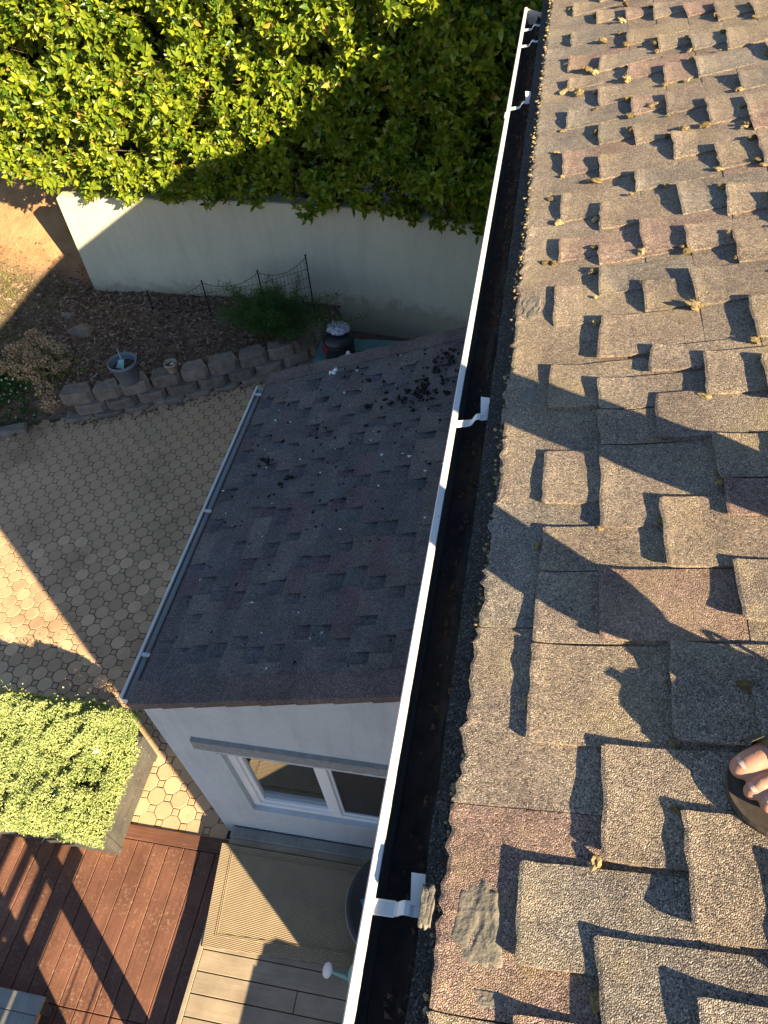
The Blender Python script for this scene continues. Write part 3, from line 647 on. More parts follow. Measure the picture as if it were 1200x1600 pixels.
# silt bed: lumpy, heavier against the back
ny_, nx_ = 420, 9; vs = []
for j in range(ny_):
    y = Y0H + .01 + (5.58 - Y0H) * j / (ny_ - 1)
    for i in range(nx_):
        f = i / (nx_ - 1); x = -.0905 + .097 * f
        h = -.125 + .012 * nz(x * 30, y * 3) + .045 * sstep(.42 + .25 * nz(y * 1.1, 5), .66 + .25 * nz(y * 1.1, 5), f) * (.9 + .4 * nz(y * 6, f * 4)) + .004 * nz(x * 150, y * 40)
        vs.append((x, y, h))
mb = MB().add(vs, [(j * nx_ + i, j * nx_ + i + 1, (j + 1) * nx_ + i + 1, (j + 1) * nx_ + i) for j in range(ny_ - 1) for i in range(nx_ - 1)])
mb.build('silt', 'silt', gut, True)
mb = MB(); rq = random.Random(31)
for k in range(520):
    y = rq.uniform(Y0H, 5.5); x = -.012 - abs(rq.gauss(0, .028)); 
    if x < -.085: continue
    r_ = rq.uniform(.002, .0075); e = [Vector((rq.uniform(-1, 1), rq.uniform(-1, 1), rq.uniform(-1, 1))) * .5 for _ in range(4)]; c = Vector((x, y, -.086 + rq.uniform(-.012, .012) - (.03 if x < -.05 else 0)))
    mb.add([c + (a_ + b_) * r_ * Vector((1, 1.6, .6)).length * .6 for a_, b_ in zip((Vector((1, 0, -.5)), Vector((-.5, .9, -.5)), Vector((-.5, -.9, -.5)), Vector((0, 0, 1))), e)], [(0, 1, 3), (1, 2, 3), (2, 0, 3), (0, 2, 1)])
tag(mb.build('trough_litter', 'bark', gut), kind='stuff')
MB().extr([(-.1235, -.027), (-.099, -.027), (-.099, -.031), (-.1215, -.031), (-.1235, -.056)], 3.94, 4.0).build('joint_sleeve', 'aluminium', gut)
def hanger(y, clip=True, twist=0):
    mb = MB(); pr = [(-.104, -.034), (-.062, -.037), (-.055, -.034), (-.046, -.018), (-.040, -.014), (-.030, -.015), (-.022, -.021), (-.006, -.020), (-.006, -.0225), (-.023, -.0235), (-.032, -.0175), (-.040, -.0165), (-.045, -.020), (-.053, -.036), (-.061, -.0395), (-.104, -.0365)]
    n0 = len(mb.v); mb.extr(pr, y - .013, y + .013)
    mb.v = [(x, yy + twist * (x + .1), z) for x, yy, z in mb.v]
    mb.tube([(-.104, y + .013 + twist * 0, -.035), (-.06, y + .013 + twist * .04, -.0375)], .0022, 5); mb.tube([(-.104, y - .013, -.035), (-.06, y - .013 + twist * .04, -.0375)], .0022, 5)
    o = mb.build('hanger', 'aluminium', gut)
    if clip:
        mb = MB(); n = 6; vs = []
        for i in range(n):
            f = i / (n - 1); yy = y + .006 + twist * .08 + .05 * f; z = -.016 + .028 * f ** 1.4
            vs += [(-.030 - .004 * f, yy, z), (-.004 - .003 * f, yy + .002, z - .004), (-.004 - .003 * f, yy + .002, z - .0055), (-.030 - .004 * f, yy, z - .0015)]
        fs = [(i * 4 + k, i * 4 + (k + 1) % 4, i * 4 + 4 + (k + 1) % 4, i * 4 + 4 + k) for i in range(n - 1) for k in range(4)] + [(3, 2, 1, 0), (n * 4 - 4, n * 4 - 3, n * 4 - 2, n * 4 - 1)]
        mb.add(vs, fs).build('hanger_clip', 'aluminium', gut)
hanger(.343, True, .05); hanger(1.715, True, .3); hanger(4.06, True, .5); hanger(4.93, False, .4); hanger(5.2, False, .4); hanger(-.2, False)

# ================================================================== ANNEX
TA = math.atan(.335); SA = Slope(-2.125, -2.555, TA)
annex = thing('annex', (-1, 3.3, -5.1), 'small pale stucco annex with dark shingle lean-to roof and white window', 'annex')
YF, YB = 1.81, 4.80
XL = -2.12
def az_top(x): return -2.575 + (x + 2.125) * .335 - .03
# front wall with window opening
WX0, WX1, WZ0, WZ1 = -1.745, -.33, -4.365, -3.31
mb = MB(); t = .16
for xa, xb, za, zb in ((XL, WX0, -5.12, None), (WX0, WX1, -5.12, WZ0), (WX0, WX1, WZ1, None), (WX1, .34, -5.12, None)):
    za2 = za; tops = [az_top(xa) if zb is None else zb, az_top(xb) if zb is None else zb]
    vs = [(xa, YF, za), (xb, YF, za), (xb, YF + t, za), (xa, YF + t, za), (xa, YF, tops[0]), (xb, YF, tops[1]), (xb, YF + t, tops[1]), (xa, YF + t, tops[0])]
    fs = [(3, 2, 1, 0), (4, 5, 6, 7), (0, 1, 5, 4), (2, 3, 7, 6)]
    if xa in (XL,) or True: fs += [(0, 4, 7, 3), (1, 2, 6, 5)]
    mb.add(vs, fs)
mb.build('front_wall', 'stucco_house', annex)
MB().box(XL + .002, XL + .16, YF + t + .001, YB - .001, -5.12, az_top(XL) - .005).build('side_wall', 'stucco_house', annex)
mb = MB(); vs = [(XL, YB, -5.12), (.34, YB, -5.12), (.34, YB + .1, -5.12), (XL, YB + .1, -5.12), (XL, YB, az_top(XL)), (.34, YB, az_top(.34)), (.34, YB + .1, az_top(.34)), (XL, YB + .1, az_top(XL))]
mb.add(vs, [(3, 2, 1, 0), (4, 5, 6, 7), (0, 1, 5, 4), (2, 3, 7, 6), (0, 4, 7, 3), (1, 2, 6, 5)]).build('back_wall', 'stucco_house', annex)
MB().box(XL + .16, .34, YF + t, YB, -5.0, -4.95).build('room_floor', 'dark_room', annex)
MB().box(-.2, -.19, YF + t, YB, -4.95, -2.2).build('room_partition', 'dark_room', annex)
# window parts
win = MB()
d0, d1 = YF + .035, YF + .10; fw = .062
for xa, xb, za, zb in ((WX0 + .003, WX0 + fw, WZ0 + .003, WZ1 - .003), (WX1 - fw, WX1 - .003, WZ0 + .003, WZ1 - .003), (WX0 + fw, WX1 - fw, WZ0 + .003, WZ0 + fw * .9), (WX0 + fw, WX1 - fw, WZ1 - fw * .7, WZ1 - .003)): win.box(xa, xb, d0, d1, za, zb)
win = win.build('window', 'vinyl', annex)
XM = -1.055
MB().box(XM - .045, XM + .03, d0 - .006, d1 - .002, WZ0 + fw * .9, WZ1 - fw * .7).build('mullion', 'vinyl', win)
mb = MB()
for xa, xb, za, zb in ((WX0 + fw, WX0 + fw + .03, WZ0 + .056, WZ1 - .044), (XM - .075, XM - .046, WZ0 + .056, WZ1 - .044), (WX0 + fw + .03, XM - .075, WZ0 + .056, WZ0 + .085), (WX0 + fw + .03, XM - .075, WZ1 - .07, WZ1 - .044)): mb.box(xa, xb, d0 + .02, d1 - .006, za, zb)
mb.build('sash', 'vinyl', win)
MB().box(WX0 + fw + .03, XM - .075, d0 + .04, d0 + .045, WZ0 + .085, WZ1 - .07).build('pane', 'glass', win)
MB().box(XM + .05, WX1 - fw, d0 + .052, d0 + .057, WZ0 + .056, WZ1 - .044).build('pane', 'glass', win)
MB().box(XM + .05, WX1 - fw - .005, d0 + .030, d0 + .033, WZ0 + .076, WZ1 - .06).build('insect_screen', 'screen', win)
mb = MB()
for xa, xb, za, zb in ((XM + .031, XM + .05, WZ0 + .056, WZ1 - .044), (XM + .05, WX1 - fw, WZ0 + .056, WZ0 + .076), (XM + .05, WX1 - fw, WZ1 - .06, WZ1 - .044)): mb.box(xa, xb, d0 + .018, d0 + .045, za, zb)
mb.build('screen_frame', 'vinyl', win)
for k in range(14):
    z = WZ0 + .09 + k * .024; mb = MB(); mb.add([(WX0 + .09, d1 + .04, z), (XM - .05, d1 + .04, z), (XM - .05, d1 + .062, z + .008), (WX0 + .09, d1 + .062, z + .008)], [(0, 1, 2, 3)]); mb.build('blind_slat', 'blind', win)
mb = MB()
for xa, xb, za, zb in ((WX0 - .035, WX0 + .001, WZ0 - .03, WZ1 + .006),(WX0 + .001, WX1, WZ0 - .03, WZ0 + .001)): mb.box(xa, xb, YF - .006, YF + .05, za, zb)
mb.build('window_surround', 'stucco_house', win)
k = 60; mb = MB(); vs = []
for j in range(k):
    x = -1.895 + (1.72) * j / (k - 1)
    for dy, dz in ((.002, 0), (-.032, -.006), (-.036, -.112), (.002, -.125)): vs.append((x, YF + dy + .003 * nz(x * 40, dz * 60), -3.075 + dz + .005 * nz(x * 25, dz * 30, 2)))
mb.add(vs, [(j * 4 + i, j * 4 + i + 1, j * 4 + 5 + i, j * 4 + 4 + i) for j in range(k - 1) for i in range(3)] + [(3, 2, 1, 0), (k * 4 - 4, k * 4 - 3, k * 4 - 2, k * 4 - 1)]).build('lintel', 'lintel', annex)

# annex roof ---------------------------------------------------------------
YA0, YA1 = 1.745, 4.90
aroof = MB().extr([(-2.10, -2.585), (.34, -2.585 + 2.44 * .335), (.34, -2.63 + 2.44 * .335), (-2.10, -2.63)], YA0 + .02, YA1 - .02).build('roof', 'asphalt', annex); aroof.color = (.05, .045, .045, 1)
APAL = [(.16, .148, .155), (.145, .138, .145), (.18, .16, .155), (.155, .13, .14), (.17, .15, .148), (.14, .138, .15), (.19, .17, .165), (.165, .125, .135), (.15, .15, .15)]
random.seed(77)
def aslots(c):
    L = []; y = YA0 + .15 + random.uniform(.05, .25)
    while y < YA1 - .3:
        wv = random.uniform(.06, .16); L.append((y, y + wv)); y += wv + random.uniform(.14, .4)
    return L
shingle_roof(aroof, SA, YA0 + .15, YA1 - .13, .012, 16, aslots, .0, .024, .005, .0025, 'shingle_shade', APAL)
# rake caps at both ends: pieces laid up the slope, each lapping the one below
for side, (ya, yb) in enumerate(((YA0 - .005, YA0 + .158), (YA1 - .14, YA1 + .02))):
    s = -.01; k = 0
    while s < 2.42:
        ln = .235; a0, a1 = s, s + ln + .03; n0, n1 = .014, .004; mb = MB(); q = 5; vs = []
        yo = ya if side == 0 else yb; dz = -.052
        lip = [(yo, dz), (yo, 0)] if side == 0 else [(yo, dz), (yo, 0)]
        yin = yb if side == 0 else ya
        for f, nn in ((0, n0), (.5, (n0 + n1) / 2), (1, n1)):
            a = a0 + (a1 - a0) * f; ins_ = (.005 if side == 0 else -.005) * f
            pts = [(yo + ins_, nn + dz - .016 * (1 - f)), (yo + ins_, nn - .003), (yo + ins_ + (.006 if side == 0 else -.006), nn), (yin + .004 * nz(a * 40, side), nn - .001), (yin, nn - .011)]
            if side: pts = pts
            vs += [SA.p(a, yy, m_) for yy, m_ in pts]
        fs = [(r * 5 + c, (r + 1) * 5 + c, (r + 1) * 5 + c + 1, r * 5 + c + 1) for r in range(2) for c in range(4)] + [(0, 1, 2, 3, 4)]
        o = mb.add(vs, fs).build('rake_shingle', 'shingle_shade', aroof); c_ = random.choice([(.17, .135, .13), (.185, .15, .145), (.155, .13, .13)]); o.color = (*c_, 1); s += ln; k += 1
o = MB().extr([(-2.12, -2.60), (.34, -2.60 + 2.46 * .335), (.34, -2.68 + 2.46 * .335), (-2.12, -2.68)], YF - .03, YF - .003).build('rake_board', 'stucco_house', aroof)
o = MB().add([SA.p(-.02, YA0 + .01, -.014), SA.p(.05, YA0 + .01, -.006), SA.p(.05, YA1 - .01, -.006), SA.p(-.02, YA1 - .01, -.014), SA.p(-.022, YA0 + .01, -.02), SA.p(-.022, YA1 - .01, -.02)], [(0, 1, 2, 3), (4, 0, 3, 5)]).build('starter_strip', 'asphalt', aroof); o.color = (.07, .05, .055, 1)
ag = gutter(annex, -2.235, -2.60, 1.80, 4.80, .118, .105)
MB().box(-2.20, -2.124, 1.806, 4.795, -2.70, -2.68).build('wet_film', 'silt', ag)
MB().add([(-2.2228, 1.806, -2.655), (-2.207, 1.806, -2.684), (-2.207, 4.79, -2.684), (-2.2228, 4.79, -2.655), (-2.2248, 1.806, -2.63), (-2.2248, 4.79, -2.63)], [(0, 1, 2, 3), (4, 0, 3, 5)]).build('stained_face', 'dull_metal', ag)
for yy in (2.12, 3.36, 4.70):
    mb = MB().extr([(-2.222, -2.606), (-2.16, -2.61), (-2.145, -2.597), (-2.12, -2.597), (-2.12, -2.6), (-2.144, -2.6), (-2.16, -2.613), (-2.222, -2.609)], yy - .014, yy + .014); mb.build('hanger', 'aluminium', ag)
# litter on the annex roof
mb = MB(); rr = random.Random(3)
def lump(mb, c, r, flat=.5):
    e = [Vector((rr.uniform(-1, 1), rr.uniform(-1, 1), rr.uniform(-1, 1))) * .45 for _ in range(6)]; d = [Vector(q) for q in ((1, 0, 0), (-1, 0, 0), (0, 1, 0), (0, -1, 0), (0, 0, 1), (0, 0, -1))]; c = Vector(c)
    mb.add([c + Vector(((a + b).x * r * rr.uniform(.6, 1.6), (a + b).y * r * rr.uniform(.6, 1.6), (a + b).z * r * flat)) for a, b in zip(d, e)], [(0, 2, 4), (2, 1, 4), (1, 3, 4), (3, 0, 4), (2, 0, 5), (1, 2, 5), (3, 1, 5), (0, 3, 5)])
for k in range(300):
    y = YA0 + .1 + (YA1 - YA0 - .15) * rr.random() ** .55; a = rr.uniform(.05, 2.0)
    lump(mb, SA.p(a, y, .003), rr.choice((.004, .006, .008, .010, .014)) * (1 if y > 3 else .7), .4)
for cx, cy, n, sp in ((1.55, 4.22, 60, .08), (1.72, 4.5, 30, .08), (1.25, 4.3, 12, .14), (1.85, 4.35, 16, .10), (.35, 3.75, 5, .04), (.62, 3.5, 5, .04)):
    for k in range(n): lump(mb, SA.p(cx + rr.gauss(0, sp), cy + rr.gauss(0, sp), .004 + abs(rr.gauss(0, .006))), rr.uniform(.008, .024), .6)
tag(mb.build('roof_litter', 'debris'), 'black clumps of wet leaves scattered on the annex roof', 'leaf litter', None, 'stuff')
mb = MB()
for k in range(46): lump(mb, SA.p(rr.uniform(.03, 2.0), rr.uniform(YA0 + .15, YA1 - .1), .006), rr.uniform(.004, .011), .35)
tag(mb.build('roof_chips', 'chip'), 'tiny pale chips and droppings dotted over the annex roof', 'chips', None, 'stuff')
mb = MB()
for dx, dy in ((0, 0), (.03, -.015), (.05, .01)): lump(mb, SA.p(.66 + dx, 4.72 + dy, .012), .022, .6)
tag(mb.build('paper_scrap', 'whiteplastic'), 'white crumpled paper scrap on the annex roof below the vacuum', 'paper')

# ================================================================== RETAINING WALL
rw = MB(); k = 90; vs = []; Xs = np.linspace(-6.66, 4, k)
prof = [(0, -5.3), (0, -3.225), (.008, -3.208), (.025, -3.2), (.19, -3.2), (.2, -3.21), (.2, -5.3)]
for x in Xs:
    for d, z in prof: vs.append((x, wall_y(x) + d + .006 * nz(x * 2, z * 2), z + (.008 * nz(x * 1.5, 7) if z > -4 else 0)))
n = len(prof)
rw.add(vs, [(j * n + i, (j + 1) * n + i, (j + 1) * n + (i + 1) % n, j * n + (i + 1) % n) for j in range(k - 1) for i in range(n)] + [tuple(range(n)), tuple(range((k - 1) * n, k * n))[::-1]])
tag(rw.build('retaining_wall', 'stucco_wall'), 'curved cream stucco retaining wall below the hedge', 'wall')

# ================================================================== STONE EDGING
edging = thing('stone_edging', (-4.6, 7.3, -5.1), 'low curved edging of rough brown concrete blocks round the garden bed', 'edging')
random.seed(4)
path = [Vector((x, stone_y(x) - .07)) for x in np.linspace(-6.07, -2.72, 200)]
ln = [0]
for a, b in zip(path, path[1:]): ln.append(ln[-1] + (b - a).length)
def along(d):
    i = min(len(ln) - 2, max(0, int(np.searchsorted(ln, d)) - 1)); f = (d - ln[i]) / (ln[i + 1] - ln[i]); return path[i].lerp(path[i + 1], f)
for course, (zb, zt, setb, off, cov) in enumerate(((-5.1, -4.985, -.02, .0, .0), (-4.985, -4.835, .02, .19, 0), (-4.835, -4.655, .07, .05, 0))):
    d = off
    while d < ln[-1] - .1:
        L = random.uniform(.38, .44); a, b = along(d + .008), along(min(ln[-1], d + L - .008)); t = (b - a).normalized(); nrm = Vector((-t.y, t.x))
        a = a + nrm * setb; b = b + nrm * setb; dep = .24; ch = .05
        m = (a + b) / 2; pts = [a + nrm * ch, a + t * ch * 1.2 - nrm * random.uniform(0, .012), m - nrm * random.uniform(.0, .02), b - t * ch * 1.2 - nrm * random.uniform(0, .012), b + nrm * ch, b + nrm * dep - t * .05, a + nrm * dep + t * .05]
        zt2 = zt - .004 + random.uniform(-.008, .006); bl = .022; mb = MB(); q = len(pts); c = sum(pts, Vector((0, 0))) / q
        vs = [(p.x, p.y, zb) for p in pts] + [(p.x + random.gauss(0, .004), p.y + random.gauss(0, .005), (zb + zt2) / 2) for p in pts] + [(p.x, p.y, zt2 - bl) for p in pts] + [((p.x - c.x) * .92 + c.x, (p.y - c.y) * .90 + c.y, zt2 + random.gauss(0, .003)) for p in pts]
        fs = [(r * q + i, r * q + (i + 1) % q, (r + 1) * q + (i + 1) % q, (r + 1) * q + i) for r in range(3) for i in range(q)] + [tuple(range(3 * q, 4 * q))]
        mb.add(vs, fs).build('stone_block', 'stone', edging); d += L
# low broken kerb to the left
for x0, y0, rz, L in ((-6.75, 6.38, .35, .5), (-7.25, 6.2, .3, .5)):
    mb = MB().bbox(-L / 2, L / 2, -.09, .09, 0, .15, .03); o = mb.build('stone_block', 'stone', edging); o.location = (x0, y0, -5.11); o.rotation_euler = (.05, 0, rz)

mb = MB(); rs_ = random.Random(44)
for k in range(900):
    d = rs_.uniform(0, ln[-1]); p = along(d); t_ = (along(min(ln[-1], d + .05)) - along(max(0, d - .05))).normalized(); nn_ = Vector((-t_.y, t_.x)); off = -abs(rs_.gauss(0, .06)) * (1.3 + nz(d * 1.7, 3)) - .02; q = p + nn_ * off
    r_ = rs_.uniform(.004, .018); e = [Vector((rs_.uniform(-1, 1), rs_.uniform(-1, 1), rs_.uniform(-1, 1))) * .5 for _ in range(4)]; c = Vector((q.x, q.y, ZP + .001))
    mb.add([c + (a_ + b_) * r_ for a_, b_ in zip((Vector((1.2, 0, -.3)), Vector((-.6, 1, -.3)), Vector((-.6, -1, -.3)), Vector((0, 0, .6))), e)], [(0, 1, 3), (1, 2, 3), (2, 0, 3), (0, 2, 1)])
tag(mb.build('soil_crumbs', 'soil'), 'dark soil washed out along the foot of the stone edging', 'soil', None, 'stuff')

# ================================================================== HEDGE
hedge = thing('hedge', (-3, 9.8, -3.3), 'tall glossy green leaved hedge spilling over the cream retaining wall', 'hedge')
def hedge_front(x, z): 
    return wall_y(max(x, -6.66)) - .10 + .20 * nz(x * .9, z * .9, 1.7) + .20 * nz(x * 2.3, z * 2.3, 5) + .12 * nz(x * 5, z * 5, 9) - .16 * sstep(-3.3, -2.2, z) + (.25 * sstep(-6.6, -8, x)) - .12 * sstep(-2.5, 0, x)
P = []; A = []
rr = np.random.default_rng(8)
def hedge_bottom(x): return -3.17 + .12 * nz(x * 1.6, 31) + .10 * nz(x * 4.5, 37) + (.22 * sstep(-6.2, -7.2, x) if x < -6.2 else 0) - .08 * sstep(-3, -1, x)
for layer, (cnt, dep) in enumerate(((6000, 0.), (5200, .16), (4600, .38), (3600, .68), (2600, 1.0))):
    for _ in range(cnt):
        x = rr.uniform(-8.4, .9); z = rr.uniform(-3.25, .45)
        zb = hedge_bottom(x) + (.0 if layer < 2 else .12)
        if z < zb + .02 * layer: continue
        g = nz(x * 2.6, z * 2.6, 12)
        if (layer == 0 and g < -.10) or (layer == 1 and g < -.34): continue
        y = hedge_front(x, z) + dep + abs(rr.normal(0, .06))
        P.append((x, y, z)); A.append((rr.normal(.12, .42), -1 + rr.normal(0, .25), rr.normal(.55, .45)))
for _ in range(1700):          # top of the hedge
    x = rr.uniform(-8.4, .9); y = hedge_front(x, .4) + rr.uniform(.05, 1.6); P.append((x, y, .5 + .12 * nz(x * 2, y * 2))); A.append((rr.normal(0, .4), rr.normal(-.2, .4), 1))
for _ in range(700):           # free left end
    z = rr.uniform(-2.95, .4); y = rr.uniform(9.4, 10.6); P.append((-8.3 + .2 * nz(y * 2, z * 2), y, z)); A.append((-1, rr.normal(-.2, .4), rr.normal(.4, .4)))
P = np.array(P); A = np.array(A)
Pl, D, N, L, W = rosettes(P, A, 6, .116, .054, (.7, 1.45), .35)
k_ = np.repeat(rng.uniform(.68, 1.28, len(P)), 6); L = L * k_; W = W * k_
tn = np.clip(rng.normal(.5, .2, len(Pl)) + np.repeat(rng.normal(0, .16, len(P)), 6), 0, 1)
tn = np.where(rng.random(len(tn)) < .02, 1.0, np.minimum(tn, .93))
order = np.argsort(Pl[:, 1] + (np.abs(Pl[:, 0] + 3.6) > 3.4) * 10 + (Pl[:, 2] > -.9) * 10 + rng.uniform(0, .5, len(Pl)))
big = order[:300]; keep = np.ones(len(Pl), bool); keep[big] = False
V, F = leaves(Pl[keep], D[keep], N[keep], L[keep], W[keep])
tag(np_mesh('foliage', V, F, 'leaf', hedge, np.repeat(tn[keep], 8)), kind='stuff')
lm = []
for q in range(5):
    me = bpy.data.meshes.new('leaf'); me.from_pydata([(a * .48, b, c) for a, b, c in LEAF.tolist()], [], LEAF_F.tolist()); at = me.attributes.new('tint', 'FLOAT', 'POINT'); at.data.foreach_set('value', [.3 + .13 * q] * 8); me.materials.append(M['leaf']); lm.append(me)
for i in big:
    d = Vector(D[i]).normalized(); s = d.cross(Vector(N[i])).normalized(); n_ = s.cross(d); o = bpy.data.objects.new('leaf', lm[int(tn[i] * 4.99)]); COL.objects.link(o); attach(o, hedge)
    Lk = float(L[i]); m = Matrix((s, d, n_)).transposed().to_4x4(); o.matrix_basis = Matrix.Translation(Vector(Pl[i])) @ m @ Matrix.Scale(Lk, 4)
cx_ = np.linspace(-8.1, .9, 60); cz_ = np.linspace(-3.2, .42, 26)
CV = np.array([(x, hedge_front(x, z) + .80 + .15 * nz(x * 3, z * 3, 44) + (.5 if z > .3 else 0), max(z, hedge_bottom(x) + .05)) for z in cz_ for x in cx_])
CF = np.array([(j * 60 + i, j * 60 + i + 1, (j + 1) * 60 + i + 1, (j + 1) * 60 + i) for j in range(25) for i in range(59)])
np_mesh('dark_core', CV, CF, 'inner', hedge)  # dark sheet behind the leaves; the hedge's inner shade is put into its colour
mb = MB(); r2 = random.Random(2)
for k in range(26):
    x = r2.uniform(-6.4, .6); y = wall_y(max(x, -6.66)) + r2.uniform(.35, .8); zb = gz(x, y) - .1 if x > -6.7 else -3.9
    mb.tube([(x, y, zb), (x + r2.gauss(0, .1), y + .05, -2.3), (x + r2.gauss(0, .25), y - .05, -1.2), (x + r2.gauss(0, .4), y + r2.gauss(0, .2), .2)], [.035, .028, .02, .008], 6)
mb.build('stems', 'bark', hedge)
mb = MB()
for k in range(500):
    x = r2.uniform(-8, .6); z = r2.uniform(-3.1, .2); y = hedge_front(x, z); mb.tube([(x + r2.gauss(0, .15), y + .55, z - .25), (x, y + .02, z)], [.007, .003], 4, False)
tag(mb.build('twigs', 'bark', hedge), kind='stuff')

# ================================================================== GARDEN BED
n = 9500; xy = []
rr = np.random.default_rng(21)
while len(xy) < n:
    x = rr.uniform(-8.6, -2.6); y = rr.uniform(6.3, 9.9)
    if y < stone_y(x) + .08 or (x > -6.7 and y > wall_y(x) - .02): continue
    if y > 9.4 and rr.random() < .75: continue
    if x < -7 and rr.random() < .5: continue
    xy.append((x, y, gz(x, y) + rr.uniform(.0, .025)))
P = np.array(xy); D = np.c_[rr.normal(size=(n, 2)), rr.normal(0, .25, n)]; N = np.c_[rr.normal(0, .45, (n, 2)), np.ones(n)]; L = rr.uniform(.025, .085, n)
V, F = leaves(P, D, N, L, L * rr.uniform(.3, .6, n)); tag(np_mesh('leaf_litter', V, F, 'litter', None, np.repeat(rr.random(n) ** 1.6, 8)), 'brown dead leaves covering the garden bed', 'leaf litter', None, 'stuff')
n = 16000; xy = []
while len(xy) < n:
    x = rr.uniform(-10, -5.6); y = rr.uniform(6.3, 9.7)
    dens = sstep(-6.6, -7.6, x) * (1 - .9 * sstep(8.8, 9.5, y + .5 * nz(x * 2, y * 2))) * (.35 + .65 * sstep(-.1, .25, nz(x * 2.2, y * 2.2, 6))) + .08
    if y < stone_y(x) + .02 or rr.random() > dens: continue
    xy.append((x, y, gz(x, y) - .005))
P = np.array(xy); D = np.c_[rr.normal(0, .55, (n, 2)), np.ones(n)]; N = rr.normal(size=(n, 3)); L = rr.uniform(.02, .065, n)
V, F = leaves(P, D, N, L, L * .16, DIA, DIA_F); tag(np_mesh('grass', V, F, 'grass', None, np.repeat(rr.random(n), 4)), 'patchy dry grass growing on the bank left of the wall', 'grass', None, 'stuff')
# ground cover with small white flowers at the far left
cover = thing('flowering_ground_cover', (-7, 6.8, -4.95), 'low green plant with tiny white flowers at the left end of the stone edging', 'plant')
n = 900; P = np.c_[rr.normal(-7.05, .32, n), rr.normal(6.85, .26, n), np.zeros(n)]; P[:, 2] = [gz(x, y) + .02 + rr.uniform(0, .12) for x, y in P[:, :2]]
A = np.c_[rr.normal(0, .5, (n, 2)), np.ones(n)]; a = rosettes(P, A, 5, .045, .02); V, F = leaves(*a, DIA, DIA_F); tag(np_mesh('foliage', V, F, 'fern', cover, np.repeat(rr.random(len(a[0])), 4)), kind='stuff')
P2 = P[:110] + np.array([0, 0, .05]); a = rosettes(P2, A[:110], 5, .022, .018, (1.2, 1.5)); V, F = leaves(*a, DIA, DIA_F); tag(np_mesh('blossom', V, F, 'petal', cover, np.repeat(rr.random(len(a[0])), 4)), kind='stuff')
# embedded rocks
for q, (x, y, r, lab) in enumerate(((-6.35, 8.15, .17, 'brown rock half buried in the leaf litter near the wall end'), (-6.75, 8.5, .09, 'small brown stone in the dead leaves below the wall end'))):
    me = bpy.data.meshes.new('garden_rock'); bm = bmesh.new(); bmesh.ops.create_icosphere(bm, subdivisions=2, radius=1)
    for v in bm.verts: v.co = Vector((v.co.x * r * 1.2, v.co.y * r * .8, v.co.z * r * .5)) * (1 + .35 * nz(v.co.x * 1.4 + q * 5, v.co.y * 1.4, v.co.z * 1.4))
    bm.to_mesh(me); bm.free(); o = place(me, 'garden_rock', 'stone'); o.location = (x, y, gz(x, y) + .01); tag(o, lab, 'rock')

# wire fence ----------------------------------------------------------------
fence = thing('wire_border_fence', (-4.2, 8.65, -4.7), 'black wire border fence with scalloped top in front of the retaining wall', 'fence')
posts = [(-2.88, 8.5, -3.56), (-3.63, 8.6, -3.87), (-4.54, 8.7, -4.12), (-5.50, 8.8, -4.38)]
for x, y, z in posts:
    p = MB().tube([(x - .01, y, gz(x, y) - .1), (x, y, z)], .010, 6).build('fence_post', 'wire', fence)
    MB().lathe([(.003, -.012), (.015, -.006), (.015, .006), (.003, .012)], (x, y, z + .008), 8).build('post_cap', 'wire', p)
for (xa, ya, za), (xb, yb, zb) in zip(posts, posts[1:]):
    mb = MB(); nvert = 13; H = .42
    pa = Vector((xa, ya, za - .02)); pb = Vector((xb, yb, zb - .02))
    sag = lambda f: pa.lerp(pb, f) + Vector((0, 0, -.34 * f * (1 - f) * 1.5))
    top = [sag(f) for f in np.linspace(0, 1, 15)]; mb.tube(top, .0042, 5)
    for f in np.linspace(.05, .95, nvert): q = sag(f); mb.tube([q, (q.x, q.y, pa.lerp(pb, f).z - .66)], .0024, 4)
    for dz in (.17, .30, .43, .56): mb.tube([pa + Vector((0, 0, -dz)), pb + Vector((0, 0, -dz))], .0028, 4)
    mb.build('wire_panel', 'wire', fence)

# asparagus fern shrub --------------------------------------------------------
fern = thing('feathery_shrub', (-3.35, 8.25, -4.7), 'dark green feathery shrub growing in front of the wire fence', 'shrub')
P = []; D = []; mb = MB(); r3 = random.Random(6)
for k in range(150):
    bx, by = -3.36 + r3.gauss(0, .16), 8.22 + r3.gauss(0, .08); an = r3.uniform(0, 6.3); sp = min(.62, abs(r3.gauss(0, .42))) + .04; h = r3.uniform(.4, .9) * (1 - .3 * sp)
    tip = Vector((bx + sp * math.cos(an) * 1.35, by + sp * math.sin(an) * .8, -4.68 + h)); b0 = Vector((bx, by, -4.72)); mid = b0.lerp(tip, .55) + Vector((0, 0, .1)); pts = [b0, mid, tip - Vector((0, 0, .04))]
    mb.tube(pts, [.005, .004, .002], 4, False)
    for q in range(150):
        f = r3.uniform(.25, 1); p = (b0.lerp(mid, f * 2) if f < .5 else mid.lerp(pts[2], f * 2 - 1)); off = Vector((r3.gauss(0, 1), r3.gauss(0, 1), r3.gauss(.2, .7))).normalized(); p = p + off * r3.uniform(0, .07); P.append(p); D.append(off)
P = np.array(P); D = np.array(D) + rng.normal(0, .5, (len(P), 3)); L = rng.uniform(.025, .06, len(P))
V, F = leaves(P, D, rng.normal(size=P.shape), L, L * .16, DIA, DIA_F); tag(np_mesh('foliage', V, F, 'fern', fern, np.repeat(rng.random(len(P)), 4)), kind='stuff'); tag(mb.build('stems', 'bark', fern), kind='stuff')

